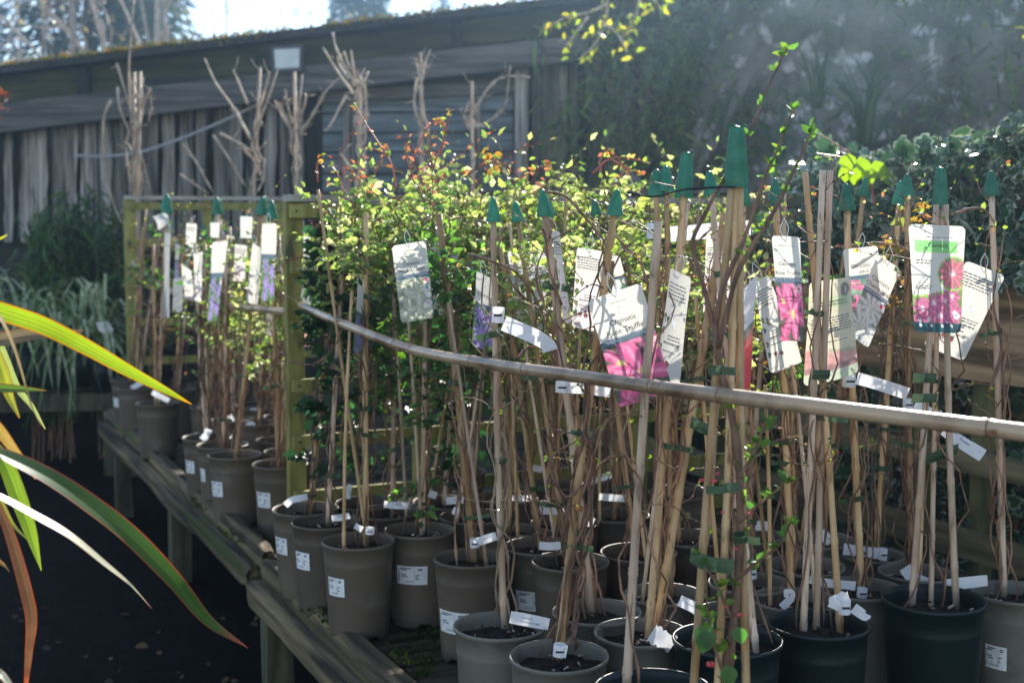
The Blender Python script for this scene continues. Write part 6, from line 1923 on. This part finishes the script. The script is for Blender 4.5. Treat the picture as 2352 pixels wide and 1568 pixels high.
# ------------------------------------------------------------------ New Zealand flax leaves in the left foreground
def pmat(name, c, edge, glow, rough=.32):
    m, t, b = newmat(name)
    at = N(t, 'ShaderNodeAttribute', attribute_name='col')
    b.inputs['Roughness'].default_value = rough
    b.inputs['Specular IOR Level'].default_value = .6
    tc = N(t, 'ShaderNodeTexCoord')
    ns = N(t, 'ShaderNodeTexNoise'); ns.inputs['Scale'].default_value = 14
    t.links.new(tc.outputs['Object'], ns.inputs['Vector'])
    mr = N(t, 'ShaderNodeMapRange'); mr.inputs[3].default_value = .75; mr.inputs[4].default_value = 1.25
    t.links.new(ns.outputs[0], mr.inputs[0])
    hv = N(t, 'ShaderNodeHueSaturation')
    t.links.new(at.outputs['Color'], hv.inputs['Color']); t.links.new(mr.outputs[0], hv.inputs['Value'])
    t.links.new(hv.outputs[0], b.inputs['Base Color'])
    tr = N(t, 'ShaderNodeBsdfTranslucent')
    h2 = N(t, 'ShaderNodeHueSaturation'); h2.inputs['Saturation'].default_value = 1.15; h2.inputs['Value'].default_value = 1.5
    t.links.new(hv.outputs[0], h2.inputs['Color']); t.links.new(h2.outputs[0], tr.inputs[0])
    ms = N(t, 'ShaderNodeMixShader'); ms.inputs[0].default_value = glow
    t.links.new(b.outputs[0], ms.inputs[1]); t.links.new(tr.outputs[0], ms.inputs[2])
    t.links.new(ms.outputs[0], t.nodes['Material Output'].inputs[0])
    return m
M['flax'] = pmat('flax_leaf', None, None, .5)
M['flax_gloss'] = pmat('glossy_flax_leaf', None, None, .3, .3)
flax = thing('flax_plant', 'sword leaved flax plant with red edged leaves arching in at the left', 'flax plant', (-1.55, 2.0, 0))
m = MB(); m.lathe([(.0, .02), (.15, .02), (.19, .34), (.2, .36), (.19, .36), (.17, .32), (.0, .32)], 24, (-1.55, 2.0, 0)); m.build('pot', M['pot_taupe'], flax, smooth_=True)
m = MB(); m.tube([(-1.55, 2.0, .3), (-1.55, 2.0, .62)], [.075, .05], 10); m.build('crown_base', M['bark'], flax)
HALF = (sdir + (EYE - Vector((-.5, 2.0, 1.1))).normalized()).normalized()
GREEN, LIME, DRY, ORG, BRN, PALE = (.05, .10, .025), (.21, .29, .045), (.28, .21, .13), (.28, .20, .07), (.09, .05, .03), (.35, .38, .25)
def flax_leaf(path, widths, Y0, Y1, col, edge=(.42, .08, .05), normal=None, mat='flax', fold=.10, root=True, mid=None, edge_w=.09):
    k = len(path)
    raw = [tuple(P(x, y, Y0 + (Y1 - Y0) * i / (k - 1))) + (w_ * (Y0 + (Y1 - Y0) * i / (k - 1)) / FOC,) for i, ((x, y), w_) in enumerate(zip(path, widths))]
    if root:
        g0, g1 = Vector(raw[0][:3]), Vector(raw[1][:3])
        raw = [tuple(g0 + (g0 - g1) * (3.0 * .08 / max(.02, (g0 - g1).length)) + Vector((0, 0, -.02))) + (raw[0][3],)] + raw
        a = Vector(raw[0][:3])
        r_ = Vector((-1.53 + random.uniform(-.03, .03), 2.0 + random.uniform(-.03, .03), .55))
        mid_ = (a * .55 + r_ * .45) + Vector((0, 0, .06))
        raw = [tuple(r_) + (.035,), tuple(mid_) + (raw[0][3] * 1.05,)] + raw
    pts = smooth(raw, 8)
    m = MB()
    cols = []
    L = len(pts)
    vs = []
    frac = [0, edge_w * .6, edge_w] + [edge_w + (.47 - edge_w) * q / 7 for q in range(1, 8)] + [.5] + [.53 + (.47 - edge_w) * q / 7 for q in range(7)] + [1 - edge_w, 1 - edge_w * .6, 1]
    nfr = len(frac)
    vein = [random.uniform(.74, 1.14) for _ in frac]
    for i in range(L):
        p = Vector(pts[i][:3]); w_ = max(.0008, pts[i][3])
        d = Vector(pts[min(i + 1, L - 1)][:3]) - Vector(pts[max(i - 1, 0)][:3])
        nn = normal if normal is not None else (EYE - p).normalized() * .8 + Vector((0, 0, .6)) 
        nn = Vector(nn).normalized()
        s_ = d.cross(nn).normalized()
        up = s_.cross(d).normalized()
        for j, f in enumerate(frac):
            x = f - .5
            vs.append(p + s_ * (x * w_) + up * (fold * w_ * (abs(x) * 2 - 1)))
            c = np.array(col)
            if j in (0, 1, nfr - 2, nfr - 1):
                c = np.array(edge) * .72
            elif j == nfr // 2:
                c = np.array(mid if mid else [min(1, q * 1.25) for q in col])
            else:
                c = c * vein[j] * (1 + .12 * mnoise.noise(Vector((i * .35, j * .6, path[0][1]))))
            tipk = max(0, (i / (L - 1) - .93) / .07)
            c = c * (1 - tipk) + np.array(edge) * tipk
            cols.append(tuple(np.clip(c, 0, 1)))
    q = len(frac)
    fs = []
    for i in range(L - 1):
        for j in range(q - 1):
            fs.append((i * q + j, i * q + j + 1, (i + 1) * q + j + 1, (i + 1) * q + j))
    m.add(vs, fs)
    m.c = cols
    return m.build('leaf', M[mat], flax, smooth_=True)
flax_leaf([(-60, 688), (0, 714), (100, 748), (200, 798), (300, 854), (380, 896), (440, 928)], [42, 45, 43, 38, 29, 17, 2], 2.0, 2.25, LIME, (.50, .20, .03), mid=(.36, .42, .07), normal=(.1, -1, -.1))
flax_leaf([(-60, 780), (0, 778), (60, 768), (120, 764), (192, 760)], [40, 42, 38, 26, 3], 2.05, 2.15, DRY, (.3, .14, .06))
flax_leaf([(-40, 690), (0, 728), (30, 790), (52, 860), (72, 930), (95, 978)], [22, 22, 20, 16, 11, 2], 1.95, 2.0, (.42, .30, .14), (.45, .2, .08), normal=HALF, mat='flax_gloss')
flax_leaf([(-60, 886), (0, 890), (50, 893), (107, 897)], [26, 26, 19, 2], 2.1, 2.15, (.16, .26, .05), (.45, .16, .06))
flax_leaf([(-10, 770), (15, 830), (40, 890), (75, 935), (104, 985)], [18, 18, 16, 10, 2], 2.2, 2.25, (.22, .27, .10), (.3, .28, .12), normal=(.1,-1,.1), root=False)
flax_leaf([(-60, 700), (-25, 790), (5, 850), (20, 905), (45, 960)], [32, 34, 30, 22, 3], 2.15, 2.2, (.22, .24, .05), (.35, .18, .05), root=False)
flax_leaf([(-60, 1020), (0, 1040), (100, 1086), (200, 1150), (300, 1228), (400, 1330), (480, 1425), (570, 1487)], [30, 38, 50, 56, 55, 47, 32, 2], 1.85, 2.3, GREEN, (.45, .09, .06), mid=(.12, .16, .04), edge_w=.07)
flax_leaf([(-60, 1120), (0, 1140), (80, 1182), (160, 1228), (240, 1292), (300, 1342), (350, 1398)], [24, 30, 38, 40, 34, 20, 2], 1.9, 2.15, PALE, (.4, .16, .1), normal=HALF, mat='flax_gloss', fold=.03)
flax_leaf([(-30, 1010), (10, 1060), (42, 1140), (70, 1220), (95, 1310)], [36, 38, 40, 30, 2], 2.2, 2.3, (.16, .24, .045), (.2, .24, .05))
flax_leaf([(-90, 880), (-40, 945), (0, 990), (30, 1030), (60, 1068), (82, 1100)], [30, 30, 28, 22, 13, 2], 2.0, 2.05, (.26, .19, .07), (.33, .15, .05), normal=(.1,-1,0), root=False)
flax_leaf([(-30, 1120), (0, 1170), (30, 1250), (58, 1350), (72, 1420), (66, 1500), (58, 1590)], [14, 19, 25, 28, 26, 17, 8], 2.0, 2.05, BRN, (.32, .09, .05))
flax_leaf([(-30, 1110), (0, 1150), (30, 1205), (70, 1245)], [16, 15, 11, 2], 2.3, 2.35, (.16, .2, .05), (.3, .15, .05))
flax_leaf([(-40, 1525), (0, 1545), (20, 1568), (40, 1600)], [26, 30, 26, 10], 1.9, 1.9, PALE, (.4, .12, .08), normal=HALF, mat='flax_gloss')
flax_leaf([(-60, 1240), (0, 1290), (12, 1300), (22, 1313)], [12, 10, 6, 1], 2.0, 2.0, ORG, root=False)
flax_leaf([(-30, 555), (0, 548), (12, 542), (18, 538)], [14, 9, 5, 1], 2.1, 2.1, (.34, .36, .04), (.5, .2, .05), root=False)
# rust coloured dead leaves at the left edge, by the shed corner
dl = thing('dead_leaf_twig', 'twig of rusty dead leaves at the left edge before the shed corner', 'twig', tuple(P(0, 240, 7.0)))
pos = np.array([tuple(P(random.uniform(-30, 34), random.uniform(205, 262), 7.0)) for _ in range(22)])
leaves('foliage', 'ovate', pos, RNG.uniform(.03, .06, 22), tint(22, (.16, .06, .035)), M['leaf_dull'], dl)
m = MB(); m.tube([P(-60, 300, 7.0), P(-10, 250, 7.0), P(28, 222, 7.0)], [.006, .004, .002], 5); m.build('twig_stem', M['vine'], dl)
